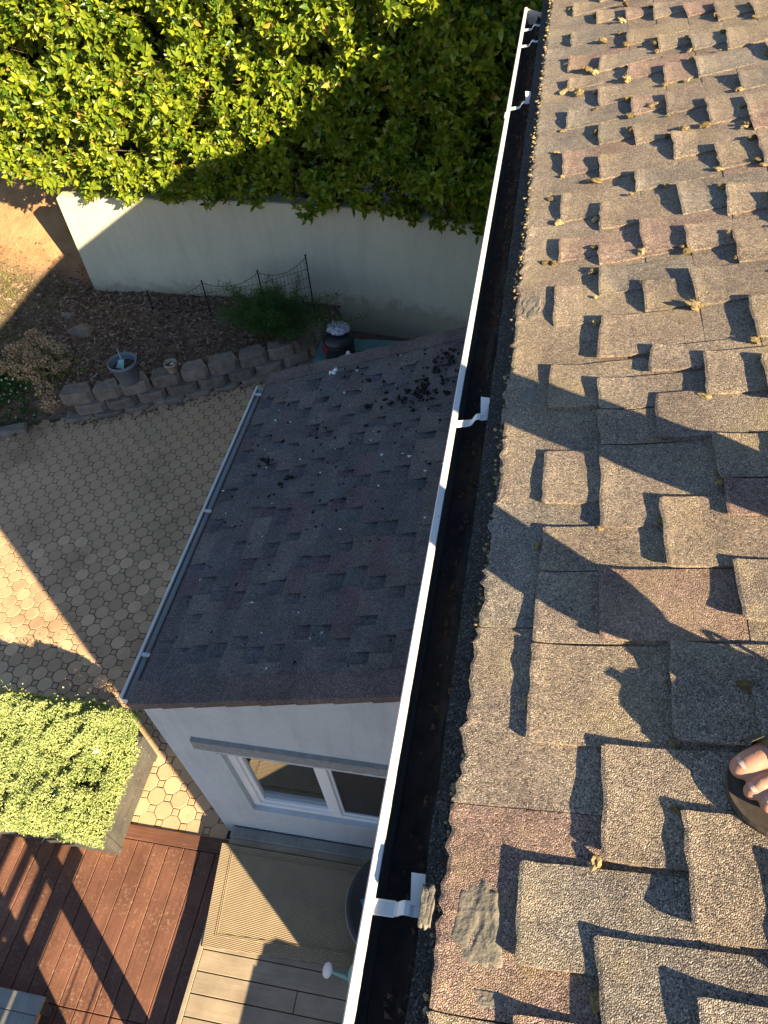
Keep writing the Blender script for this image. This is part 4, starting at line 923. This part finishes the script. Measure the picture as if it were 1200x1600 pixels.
# dried flower bush ----------------------------------------------------------------
hyd = thing('dried_flower_bush', (-6.5, 7.3, -4.7), 'bush of dried brown flower heads hanging over the left end of the stone edging', 'shrub')
heads = [(-6.85, 7.25, -4.33, .09), (-6.62, 7.5, -4.28, .10), (-6.38, 7.42, -4.30, .09), (-6.2, 7.35, -4.36, .08), (-6.28, 7.1, -4.38, .08), (-6.5, 7.15, -4.33, .10), (-6.75, 7.0, -4.38, .10), (-6.95, 6.95, -4.42, .09), (-6.55, 6.88, -4.40, .10), (-6.3, 6.85, -4.44, .09), (-6.12, 7.05, -4.45, .07), (-7.1, 7.05, -4.44, .09), (-6.12, 6.68, -4.5, .11), (-6.0, 6.5, -4.6, .09), (-6.75, 7.35, -4.35, .09), (-6.45, 6.98, -4.36, .09), (-6.05, 7.15, -4.44, .06)]
for x, y, z, r in heads:
    r *= 1.25; n = 190; d = unit(rr.normal(size=(n, 3))); P = np.array([x, y, z]) + d * r * rr.uniform(.6, 1, (n, 1)) * np.array([1.1, 1.1, .8]); T_ = np.cross(d, rr.normal(size=(n, 3))); L = rr.uniform(.018, .034, n)
    V, F = leaves(P, T_ + d * .3, d + rr.normal(0, .4, (n, 3)), L, L * .8, DIA, DIA_F); tag(np_mesh('flower_head', V, F, 'dryflower', hyd, np.repeat(np.clip(rr.normal(.45, .25, n), 0, 1), 4)), kind='stuff')
mb = MB()
for x, y, z, r in heads: mb.tube([(-6.5 + (x + 6.5) * .25, 7.45 + (y - 7.3) * .2, -4.72), (x * .6 - 6.5 * .4, y * .6 + 7.3 * .4, z - .02), (x, y, z)], [.006, .005, .003], 5)
mb.build('stems', 'bark', hyd)
n = 170; P = np.c_[rr.normal(-6.5, .28, n), rr.normal(7.12, .2, n), rr.uniform(-4.62, -4.40, n)]; D = np.c_[rr.normal(size=(n, 2)), rr.normal(-.2, .3, n)]; L = rr.uniform(.06, .11, n)
V, F = leaves(P, D, np.c_[rr.normal(0, .4, (n, 2)), np.ones(n)], L, L * .55); tag(np_mesh('foliage', V, F, 'grass', hyd, np.repeat(rr.random(n) * .4, 8)), kind='stuff')

# pots --------------------------------------------------------------------------------
pot = thing('plant_pot', (-5.15, 7.15, -4.655), 'large grey blue plastic pot with soil and a broken sapling on the stone edging', 'plant pot')
c = (-5.16, 7.13, -4.652)
MB().lathe([(.125, 0), (.135, .02), (.178, .28), (.195, .285), (.195, .325), (.182, .327), (.172, .285), (.165, .23)], c, 36).build('pot', 'bluepot', pot, True)
MB().lathe([(.002, .245), (.09, .242), (.171, .232)], c, 24, False).build('soil', 'soil', pot)
MB().tube([(c[0] - .01, c[1] + .02, c[2] + .23), (c[0] - .02, c[1] + .03, c[2] + .36), (c[0] - .03, c[1] + .05, c[2] + .5)], [.008, .007, .004], 6).build('stem', 'canplastic', pot)
mb = MB(); mb.add([(c[0] - .09, c[1] - .05, c[2] + .25), (c[0] + .03, c[1] - .07, c[2] + .25), (c[0] + .02, c[1] + .03, c[2] + .33), (c[0] - .07, c[1] + .04, c[2] + .31), (c[0] - .03, c[1] - .02, c[2] + .31)], [(0, 1, 4), (1, 2, 4), (2, 3, 4), (3, 0, 4)]).build('plant_label', 'canplastic', pot)
pot2 = thing('plant_pot', (-4.64, 7.38, -4.655), 'small beige clay pot with a white stone inside on the stone edging', 'plant pot')
c = (-4.63, 7.37, -4.652)
MB().lathe([(.058, 0), (.062, .01), (.078, .11), (.09, .112), (.09, .145), (.08, .146), (.074, .1), (.07, .09)], c, 28).build('pot', 'claypot', pot2, True)
MB().lathe([(.002, .10), (.076, .095)], c, 20, False).build('soil', 'soil', pot2)
mb = MB(); rr_ = rr; rr = random.Random(4); lump(mb, (c[0] + .01, c[1] + .01, c[2] + .115), .026, .8); mb.build('pebble', 'chip', pot2); rr = rr_

# teal box, vacuum, bottle ---------------------------------------------------------------
box = thing('storage_box', (-2.2, 8, -5.1), 'flat teal plastic storage box behind the annex below the wall', 'box')
MB().box(-2.80, -1.62, 7.45, 8.44, -5.1, -4.86).build('box_body', 'tealplastic', box); MB().bbox(-2.83, -1.59, 7.42, 8.47, -4.859, -4.80, .02).build('lid', 'tealplastic', box)
r4 = random.Random(12); mb = MB(); rr_ = rr; rr = r4
for k in range(26): lump(mb, (r4.uniform(-2.7, -1.7), r4.uniform(7.7, 8.42), -4.797), r4.uniform(.006, .014), .5)
tag(mb.build('box_litter', 'debris'), 'dark leaf bits lying on the teal storage box lid', 'leaf litter', None, 'stuff'); rr = rr_
vac = thing('shop_vacuum', (-2.45, 8.02, -4.8), 'black drum shop vacuum with red trim standing on the teal box', 'vacuum')
c = (-2.45, 8.02, -4.798)
MB().lathe([(.185, 0), (.20, .01), (.205, .04), (.20, .045), (.203, .26), (.21, .265), (.21, .285)], c, 40).build('drum', 'blackplastic', vac, True)
MB().lathe([(.201, .012), (.214, .014), (.214, .038), (.203, .040)], c, 40, False).build('red_band', 'redplastic', vac, True)
hd = MB().lathe([(.212, .287), (.213, .32), (.19, .37), (.15, .40), (.02, .41)], c, 40).build('motor_head', 'blackplastic', vac, True)
mb = MB(); d = Vector((-.75, -.62, 0)).normalized(); p0 = Vector(c) + Vector((0, 0, .235)) + d * .19
mb.tube([p0, p0 + d * .045], .058, 20); po = mb.build('hose_port', 'redplastic', vac); MB().tube([p0 + d * .03, p0 + d * .048], .034, 16).build('port_hole', 'blackplastic', po)
MB().tube([Vector(c) + Vector((-.15, -.05, .39)), Vector(c) + Vector((-.12, -.04, .43)), Vector(c) + Vector((.10, .02, .44)), Vector(c) + Vector((.15, .04, .39))], .014, 8).build('handle', 'blackplastic', vac)
mb = MB(); r5 = random.Random(7)
for k in range(9):          # small red lettering, too worn to read
    a = -1.35 + k * .075; r_ = .2055; p = lambda aa, z: (c[0] + r_ * math.cos(aa), c[1] + r_ * math.sin(aa), c[2] + z)
    h0 = .13 + k * .007; mb.add([p(a, h0), p(a + .045, h0), p(a + .05, h0 + r5.uniform(.02, .035)), p(a + .01, h0 + .03)], [(0, 1, 2, 3)])
mb.build('logo', 'redplastic', vac)
bag = bpy.data.meshes.new('crumpled_bag'); bm = bmesh.new(); bmesh.ops.create_icosphere(bm, subdivisions=4, radius=1)
for v in bm.verts: v.co = Vector((v.co.x * .15, v.co.y * .13, v.co.z * .065)) * (1 + .25 * nz(v.co.x * 3, v.co.y * 3, v.co.z * 3) + .14 * nz(v.co.x * 9, v.co.y * 9, v.co.z * 9))
bm.to_mesh(bag); bm.free(); o = place(bag, 'crumpled_bag', 'foil'); o.location = (-2.44, 8.05, -4.335); tag(o, 'crumpled white and blue bag lying on top of the vacuum', 'bag')
bot = thing('bottle', (-2.27, 7.78, -4.8), 'white plastic bottle on the teal box in front of the vacuum', 'bottle'); c = (-2.27, 7.78, -4.798)
MB().lathe([(.06, 0), (.065, .01), (.065, .19), (.05, .235), (.022, .26)], c, 24).build('bottle_body', 'whiteplastic', bot, True); MB().lathe([(.024, .261), (.024, .29), (.018, .293)], c, 16).build('cap', 'whiteplastic', bot, True)

# ================================================================== PLANTER
pl = thing('planter_box', (-3.7, 1.9, -5.05), 'dark grey timber planter box full of yellow green stonecrop', 'planter')
PX0, PX1, PY0, PY1, PZ = -4.45, -3.005, 1.46, 2.345, -4.62
for k in range(3):
    z0 = -5.036 + k * .1395; z1 = z0 + .136
    MB().box(PX1 - .03, PX1, PY0, PY1, z0, z1).build('side_board', 'greyboard', pl)
    MB().box(PX0, PX1 - .031, PY0 + .002, PY0 + .03, z0, z1).build('front_board', 'greyboard', pl); MB().box(PX0, PX1 - .031, PY1 - .03, PY1 - .002, z0, z1).build('back_board', 'greyboard', pl)
MB().box(PX0, PX0 + .03, PY0 + .031, PY1 - .031, -5.036, PZ).build('side_board', 'greyboard', pl)
MB().box(PX1 + .001, PX1 + .014, PY0 - .004, PY0 + .055, -5.036, PZ + .002).build('corner_trim', 'greyboard', pl); MB().box(PX1 + .001, PX1 + .014, PY1 - .055, PY1 + .004, -5.036, PZ + .002).build('corner_trim', 'greyboard', pl)
MB().box(PX0 + .031, PX1 - .031, PY0 + .031, PY1 - .031, -5.03, PZ - .04).build('soil', 'soil', pl)
sed = thing('stonecrop', (-3.7, 1.9, PZ - .04), 'dense mound of yellow green stonecrop overflowing the grey planter', 'plant')
n = 32000; rr = np.random.default_rng(5); xs_ = rr.uniform(PX0 - .1, PX1 + .02, n); ys_ = rr.uniform(PY0 - .05, PY1 + .30, n); zs_ = np.zeros(n); ok = np.ones(n, bool)
for i in range(n):
    x, y = xs_[i], ys_[i]; ex = min(1, (PX1 + .035 + .03 * nz(y * 9, 3) - x - .45 * max(0, y - 2.18)) / .34); ey = min(1, (y - PY0 + .06 + .03 * nz(x * 9, 8)) / .28, (PY1 + .25 + .06 * nz(x * 6, 4) - y) / .30)
    if ex <= 0 or ey <= 0: ok[i] = False; continue
    m = nz(x * 3.2, y * 3.2, 2) * .55 + nz(x * 9, y * 9, 4) * .45; 
    if m < -.34 and rr.random() < .85: ok[i] = False
    e = math.sqrt(max(0, 1 - (1 - ex) ** 2)) * math.sqrt(max(0, 1 - (1 - ey) ** 2))
    zs_[i] = PZ - .07 + .235 * e + .15 * m * e + (.10 * sstep(1.95, 2.4, y) * e) - rr.exponential(.022)
st_ = rr.choice(np.flatnonzero(ok), 900); zs_[st_] += rr.uniform(.02, .075, 900); ys_[st_] += rr.normal(0, .035, 900); xs_[st_] += rr.normal(0, .03, 900)
P = np.c_[xs_, ys_, zs_][ok]; n = len(P); A = np.c_[rr.normal(.05, .4, n), rr.normal(-.1, .4, n), np.ones(n)]
a = rosettes(P, A, 7, .0145, .0075, (.35, 1.4), .45); V, F = leaves(*a, DIA, DIA_F)
tn = np.clip(np.repeat(np.clip(rr.normal(.5, .22, n) + .25 * np.array([nz(p[0] * 5, p[1] * 5, 9) for p in P]), 0, 1), 7) + rr.normal(0, .1, n * 7), 0, 1)
tag(np_mesh('foliage', V, F, 'sedum', sed, np.repeat(tn, 4)), kind='stuff')
mb = MB(); r6 = random.Random(3)
for i in range(0, n, 6): p = P[i]; mb.tube([(p[0] + r6.gauss(0, .02), p[1] + r6.gauss(0, .02), PZ - .06), (p[0], p[1], p[2])], .0016, 3, False)
tag(mb.build('stems', 'sedum', sed), kind='stuff')
mb = MB(); rr = random.Random(15); lump(mb, (-3.28, 2.1, -4.43), .03, .4); tag(mb.build('paper_scrap', 'whiteplastic'), 'white scrap lying on the stonecrop in the planter', 'paper')

# grey bench at the lower left ------------------------------------------------------------
bench = thing('grey_bench', (-3.4, 0, -5.05), 'weathered grey timber bench corner at the lower left of the deck', 'bench')
for k in range(4): y1 = .378 - k * .125; MB().bbox(-4.2, -3.045, y1 - .121, y1, -4.84, -4.80, .004).build('seat_board', 'palegrey', bench)
for x, y in ((-3.09, .31), (-3.09, -.06), (-4.15, .31), (-4.15, -.06)): MB().box(x - .035, x + .035, y - .035, y + .035, -5.038, -4.841).build('leg', 'greyboard', bench)
MB().box(-4.19, -3.055, .34, .37, -4.93, -4.842).build('apron', 'greyboard', bench)

# ================================================================== BARREL, WATERING CAN
bar = thing('drum_barrel', (-.5, 1.32, ZC), 'dark round lidded drum with pale bands standing by the annex wall', 'drum'); c = (-.5, 1.30, ZC + .015)
MB().lathe([(.33, 0), (.345, .02), (.355, .25), (.365, .50), (.372, .52)], c, 56).build('drum_body', 'drum', bar, True)
for z, r_ in ((.50, .374), (.455, .370), (.41, .367), (.20, .358)): MB().lathe([(r_ - .01, z), (r_ + .006, z + .004), (r_ + .006, z + .022), (r_ - .01, z + .026)], c, 56, False).build('band', 'drumrim', bar, True)
MB().lathe([(.36, .522), (.375, .53), (.37, .545), (.335, .545), (.325, .527), (.01, .532)], c, 56).build('lid', 'drum', bar, True)
mb = MB().box(-.03, .03, -.012, .012, 0, .004); o = mb.build('tag', 'bluetag', bar); o.matrix_basis = Matrix.Translation((-.745, 1.27, c[2] + .545)) @ Matrix.Rotation(2.1, 4, 'Z') @ Matrix.Rotation(.2, 4, 'X')
can = thing('watering_can', (-.66, .86, ZC), 'pale teal plastic watering can with white rose on the composite deck', 'watering can'); c = (-.70, .88, ZC + .003)
MB().lathe([(.105, 0), (.115, .02), (.118, .20), (.095, .25), (.06, .262), (.058, .255), (.09, .24)], c, 32).build('body', 'canplastic', can, True)
MB().tube([(-.79, .877, ZC + .06), (-.84, .872, ZC + .12), (-.90, .867, ZC + .22), (-.93, .863, ZC + .275)], [.032, .022, .017, .014], 14).build('spout', 'canplastic', can, True)
d = Vector((-.68, -.05, .73)).normalized(); p0 = Vector((-.93, .863, ZC + .275))
MB().tube([p0, p0 + d * .03, p0 + d * .037], [.016, .052, .050], 24).build('rose', 'whiteplastic', can, True)
MB().tube([(-.66, .88, ZC + .26), (-.60, .885, ZC + .33), (-.52, .89, ZC + .30), (-.51, .89, ZC + .18), (-.59, .885, ZC + .08)], .012, 10).build('handle', 'canplastic', can, True)

# ================================================================== unseen screen and grill, guessed and added to shade the decks
scr = thing('shadow_screen', (-1.85, -.7, ZC), 'unseen brown slatted screen added to cast slit shadows on the red deck', 'screen')
X0 = -1.85  # added screen: slat heights follow from where their shadows should fall
hz = lambda X: -5.04 + .605 * (X0 - X)
for xa, xb in ((-3.46, -3.32), (-3.655, -3.545), (-3.855, -3.775), (-4.14, -3.985)): MB().box(X0, X0 + .022, -2.0, .25, hz(xb) + .004, hz(xa)).build('slat', 'redwood', scr)
for ya, yb in ((-.178, -.03), (-.74, -.645), (-2.05, -1.95)): MB().box(X0 + .023, X0 + .10, ya, yb, ZC + .001, hz(-4.2)).build('post', 'redwood', scr)
for k in range(8): MB().box(X0 + .101, X0 + .12, -2.0, -.67, ZC + .06 + k * .16, ZC + .20 + k * .16).build('back_board', 'redwood', scr)
for k in range(4): MB().tube([(X0 + .06, -.66, ZC + .2 + k * .12), (X0 + .06, -.17, ZC + .2 + k * .12)], .004, 6).build('wire', 'wire', scr)
gr = thing('shadow_grill', (-.1, -.3, ZC), 'unseen black grill shape added under the eave to shade the composite deck', 'grill')  # added out of view to cast the rounded shadow on the deck
MB().box(-.38, .2, -.75, .05, ZC + .38, ZC + .56).build('firebox', 'drum', gr)
mb = MB(); prof = [(-.38, ZC + .562), (-.375, ZC + .66), (-.31, ZC + .75), (-.16, ZC + .79), (.05, ZC + .77), (.19, ZC + .68), (.2, ZC + .562)]; mb.extr(prof, -.74, .04).build('hood', 'drum', gr)
MB().box(-.36, .18, .055, .26, ZC + .53, ZC + .56).build('side_shelf', 'drum', gr)
for x in (-.35, .17):
    for y in (-.72, .02): MB().box(x - .02, x + .02, y - .02, y + .02, ZC + .001, ZC + .379).build('leg', 'drum', gr)
MB().tube([(-.42, -.65, ZC + .68), (-.42, -.05, ZC + .68)], .012, 8).build('handle', 'aluminium', gr)
MB().box(-.34, .16, -.70, 0, ZC + .10, ZC + .12).build('lower_shelf', 'drum', gr)

# ================================================================== PERSON
person = thing('person', (.8, 1.0, .2), 'person standing on the shingle roof in olive strap sandals and dark trousers', 'person')
KR = [1.0]
def capsule(mb, p0, r0, p1, r1, n=14, m=5, sq=None):
    r0 *= KR[0]; r1 *= KR[0]; p0, p1 = Vector(p0), Vector(p1); d = p1 - p0; L = d.length; d = d.normalized() if L > 1e-6 else Vector((0, 0, 1)); pts = []; rs = []
    for k in range(m + 1): q = -math.pi / 2 + math.pi / 2 * k / m; pts.append(p0 + d * r0 * math.sin(q)); rs.append(max(.0004, r0 * math.cos(q)))
    for k in range(1, 3): f = k / 3; pts.append(p0.lerp(p1, f)); rs.append(r0 + (r1 - r0) * f)
    for k in range(m + 1): q = math.pi / 2 * k / m; pts.append(p1 + d * r1 * math.sin(q)); rs.append(max(.0004, r1 * math.cos(q)))
    a = d.orthogonal().normalized(); b = d.cross(a); base = len(mb.v)
    for p, r in zip(pts, rs):
        for k in range(n):
            q = 2 * math.pi * k / n; mb.v.append(tuple(p + (a * math.cos(q) + b * math.sin(q)) * r))
    for i in range(len(pts) - 1):
        for k in range(n): mb.f.append((base + i * n + k, base + i * n + (k + 1) % n, base + (i + 1) * n + (k + 1) % n, base + (i + 1) * n + k))
    mb.f.append(tuple(base + k for k in range(n))[::-1]); mb.f.append(tuple(base + (len(pts) - 1) * n + k for k in range(n)))
def remesh(mb, name, mat, parent, vox, smooth=4):
    o = mb.build('tmp', mat); m = o.modifiers.new('r', 'REMESH'); m.mode = 'VOXEL'; m.voxel_size = vox; m.use_smooth_shade = True
    s = o.modifiers.new('s', 'SMOOTH'); s.factor = .5; s.iterations = smooth
    me = bpy.data.meshes.new_from_object(o.evaluated_get(bpy.context.evaluated_depsgraph_get())); old = o.data
    bpy.data.objects.remove(o); bpy.data.meshes.remove(old); me.name = name; me.materials.clear(); return place(me, name, mat, parent, True)
RN = Vector((-ST, 0, CT)); FS = 1.16
def footframe(tip, ang, mirror=1):
    "returns f(forward from heel, lateral towards little toe, up off the roof) -> world"
    F_ = Vector((math.cos(ang), math.sin(ang), 0)); F_ = (F_ - RN * F_.dot(RN)).normalized(); Lt = RN.cross(F_) * mirror
    O = Vector(tip) - F_ * .255 * FS; return lambda f, l, u: O + (F_ * f + Lt * l + RN * u) * FS
body = MB()
left = footframe(SM.p(.552, .612, TOPN), math.atan2(-.43, -.90), 1)
right = footframe(SM.p(.93, 1.0, TOPN), math.atan2(.10, -.99), -1)
knees = []; ankles = []
SOLE = .022
def foot(fr):
    u0 = SOLE
    toes = [(.0, .255, .0185, .0200, .188), (.0355, .256, .0136, .0138, .196), (.0615, .246, .0130, .0132, .190), (.084, .228, .0118, .0122, .178), (.103, .206, .0108, .0115, .160)]
    for k, (lat, tip, rt, rb, root) in enumerate(toes):
        up = u0 + rt * .98; kn = .5 * (tip + root) + .004
        capsule(body, fr(root - .02, lat * .93, u0 + rb * 1.7), rb * 1.02, fr(kn, lat * .98, u0 + rb * (1.55 if k else 1.2)), rb * .97, 12, 4)
        capsule(body, fr(kn, lat * .98, u0 + rb * (1.55 if k else 1.2)), rb * .95, fr(tip - rt, lat, up), rt, 12, 4)
    for a, b in (((.185, .004, .022, .023), (.10, .012, .034, .028)), ((.185, .038, .021, .021), (.09, .03, .034, .027)), ((.172, .066, .019, .020), (.07, .04, .03, .026)), ((.155, .092, .016, .017), (.05, .045, .024, .024)), ((.10, .02, .04, .028), (.055, .026, .075, .032)), ((.06, .03, .03, .03), (.022, .03, .030, .030)), ((.03, .03, .035, .028), (.05, .028, .09, .033))):
        capsule(body, fr(a[0], a[1], u0 + a[2]), a[3], fr(b[0], b[1], u0 + b[2]), b[3])
KR[0] = FS; foot(left); foot(right); KR[0] = 1.0
hipc = Vector((1.02, 1.0, 1.06))
legs = []
for fr, side, lean in ((left, -1, (.07, .02)), (right, 1, (.05, -.02))):
    an = fr(.05, .028, .115); kn = Vector((an.x + lean[0] - .02, an.y + (-.035 if side < 0 else -.13), an.z + .42)); hp = hipc + Vector((0, .10 * side, -.05)); hp.x -= .02
    legs.append((an, kn, hp))
    capsule(body, an, .036, an.lerp(kn, .45), .050); capsule(body, an.lerp(kn, .45), .054, kn, .052); capsule(body, kn, .054, hp, .078)
ch = hipc + Vector((-.06, -.03, .42)); nk = ch + Vector((-.03, 0, .16)); hd_ = nk + Vector((-.05, 0, .14))
capsule(body, hipc + Vector((0, -.08, 0)), .11, hipc + Vector((0, .08, 0)), .11); capsule(body, hipc, .13, ch, .125)
capsule(body, ch + Vector((0, -.11, .02)), .09, ch + Vector((0, .11, .02)), .09); capsule(body, ch + Vector((0, 0, .08)), .06, nk + Vector((-.02, 0, .03)), .052)
capsule(body, hd_ + Vector((0, 0, -.02)), .074, hd_ + Vector((.02, 0, .06)), .086); capsule(body, hd_ + Vector((-.045, 0, -.065)), .038, hd_ + Vector((-.02, 0, -.03)), .055)
capsule(body, hd_ + Vector((-.088, 0, -.02)), .013, hd_ + Vector((-.072, 0, .02)), .009)
for s in (-1, 1): capsule(body, hd_ + Vector((.02, .085 * s, -.015)), .012, hd_ + Vector((.02, .087 * s, .02)), .016)
shl = ch + Vector((-.02, -.19, .06)); shr = ch + Vector((-.02, .19, .06))
arms = []
for sh, el, wr in ((shl, shl + Vector((-.10, -.14, -.22)), shl + Vector((-.32, -.26, -.12))), (shr, shr + Vector((-.06, .05, -.28)), shr + Vector((-.20, -.05, -.46)))):
    arms.append((sh, el, wr)); capsule(body, sh, .055, el, .042); capsule(body, el, .041, wr, .027)
    d = (wr - el).normalized(); sd = d.cross(Vector((0, 0, 1))).normalized(); up = sd.cross(d)
    capsule(body, wr, .026, wr + d * .07, .030); capsule(body, wr + d * .05 - sd * .022, .02, wr + d * .075 - sd * .026, .018); capsule(body, wr + d * .05 + sd * .022, .02, wr + d * .075 + sd * .026, .018)
    for k, (o_, l_) in enumerate(((-.033, .062), (-.011, .072), (.011, .068), (.033, .052))):
        b_ = wr + d * .085 + sd * o_; m_ = b_ + d * l_ * .55 - up * .008; capsule(body, b_, .0095, m_, .009, 10, 3); capsule(body, m_, .009, m_ + d * l_ * .35 - up * .03, .0078, 10, 3)
    b_ = wr + d * .03 - sd * .035; capsule(body, b_, .013, b_ + d * .035 - sd * .025, .011, 10, 3); capsule(body, b_ + d * .035 - sd * .025, .011, b_ + d * .065 - sd * .028 - up * .012, .009, 10, 3)
remesh(body, 'body', 'skin', person, .0042, 3)
tr = MB()
for an, kn, hp in legs:
    lo = an.lerp(kn, .16); wd_ = .086 if an.y < .9 else .10; capsule(tr, lo, wd_, kn, wd_, 16); capsule(tr, kn, wd_, hp, .098, 16)
capsule(tr, hipc + Vector((0, -.085, -.02)), .128, hipc + Vector((0, .085, -.02)), .128); capsule(tr, hipc, .14, hipc + Vector((-.01, 0, .08)), .14); remesh(tr, 'trousers', 'trousers', person, .016, 3)
sh_ = MB(); capsule(sh_, hipc + Vector((0, 0, .06)), .155, ch, .15, 18); capsule(sh_, ch + Vector((0, -.12, .03)), .105, ch + Vector((0, .12, .03)), .105, 18)
for s, e, _ in arms: capsule(sh_, s, .072, s.lerp(e, .75), .058)
remesh(sh_, 'shirt', 'shirt', person, .018, 3)
hr = MB(); capsule(hr, hd_ + Vector((.03, 0, .035)), .088, hd_ + Vector((.03, 0, .07)), .09); remesh(hr, 'hair', 'hair', person, .012, 2)
for s in (-1, 1): MB().lathe([(.002, -.011), (.009, -.006), (.011, 0), (.009, .006), (.002, .011)], tuple(hd_ + Vector((-.073, .032 * s, .022))), 12).build('eye', 'whiteplastic', person, True)
# nails and sandals
def nails(fr):
    for k, (lat, tip, rt) in enumerate(((.0, .255, .0185), (.0355, .256, .0136), (.0615, .246, .0130), (.084, .228, .0118))):
        n = 7; vs = []; fs = []; wn = rt * .66; ln_ = rt * 1.15
        for i in range(n):
            for j in range(n):
                u, v = i / (n - 1) * 2 - 1, j / (n - 1) * 2 - 1; uu = u * math.sqrt(1 - .35 * v * v); vv = v * math.sqrt(1 - .35 * u * u)
                vs.append(fr(tip - rt * 1.42 + vv * ln_ * .62, lat + uu * wn, SOLE + rt * .98 + rt * (1.25 - .30 * uu * uu - .16 * max(0, vv) + (.10 if k == 0 else .17) * max(0, -vv) + (0 if k == 0 else .05))))
        fs = [(i * n + j, (i + 1) * n + j, (i + 1) * n + j + 1, i * n + j + 1) for i in range(n - 1) for j in range(n - 1)]
        MB().add(vs, fs).build('toenail', 'nail', person, True)
def sandal(fr, mir):
    out = [(.268, .006), (.276, .036), (.270, .070), (.246, .102), (.195, .122), (.11, .105), (.03, .078), (-.008, .05), (-.012, .022), (.01, -.012), (.08, -.018), (.15, -.022), (.21, -.026), (.248, -.018)]
    q_ = []
    for i in range(len(out)):
        a, b, c_, d_ = (out[(i + k - 1) % len(out)] for k in range(4))
        for f in (0, 1 / 3, 2 / 3): q_.append(tuple(.5 * (2 * b[k] + (c_[k] - a[k]) * f + (2 * a[k] - 5 * b[k] + 4 * c_[k] - d_[k]) * f * f + (3 * b[k] - a[k] - 3 * c_[k] + d_[k]) * f ** 3) for k in (0, 1)))
    out = q_; n = len(out); c = (.13, .035); vs = []
    for u, k in ((.0005, .97), (.006, 1.0), (.020, 1.0), (.0235, .975), (.0215, .93)):
        for f, l in out: vs.append(fr(c[0] + (f - c[0]) * k, c[1] + (l - c[1]) * k, u - (TOPN * 0)))
    fs = [(r * n + i, r * n + (i + 1) % n, (r + 1) * n + (i + 1) % n, (r + 1) * n + i) for r in range(4) for i in range(n)] + [tuple(range(4 * n, 5 * n)), tuple(range(n))[::-1]]
    if mir < 0: fs = [tuple(reversed(f)) for f in fs]
    so = MB().add(vs, fs).build('sandal_sole', 'sole', person)
    def strap(pts, wd):
        vs = []; m = len(pts)
        for i, (f, l, u) in enumerate(pts):
            fw = wd(i) if callable(wd) else wd
            for du, df in ((0, -fw), (0, fw), (.0028, fw), (.0028, -fw)): vs.append(fr(f + df, l, u + du))
        fs = [(i * 4 + k, i * 4 + (k + 1) % 4, i * 4 + 4 + (k + 1) % 4, i * 4 + 4 + k) for i in range(m - 1) for k in range(4)] + [(3, 2, 1, 0), (m * 4 - 4, m * 4 - 3, m * 4 - 2, m * 4 - 1)]
        MB().add(vs, fs).build('sandal_strap', 'sandal', person)
    strap([(.184, -.031, .018), (.184, -.027, .046), (.181, -.012, .0695), (.176, .012, .0755), (.166, .05, .0725), (.156, .086, .062), (.148, .112, .040), (.146, .120, .018)], .017)
    strap([(.09, -.024, .018), (.095, -.022, .05), (.10, -.004, .088), (.10, .03, .092), (.095, .066, .07), (.085, .092, .035), (.085, .096, .018)], .015)
    strap([(.012, -.012, .03), (-.006, .01, .075), (-.012, .03, .085), (-.006, .055, .075), (.012, .075, .03)], .004)
    # buckle flap lying along the inner edge
    strap([(.206, -.040, .030), (.206, -.033, .054), (.200, -.016, .0745)], .010)
for fr, mi in ((left, 1), (right, -1)): nails(fr); sandal(fr, mi)
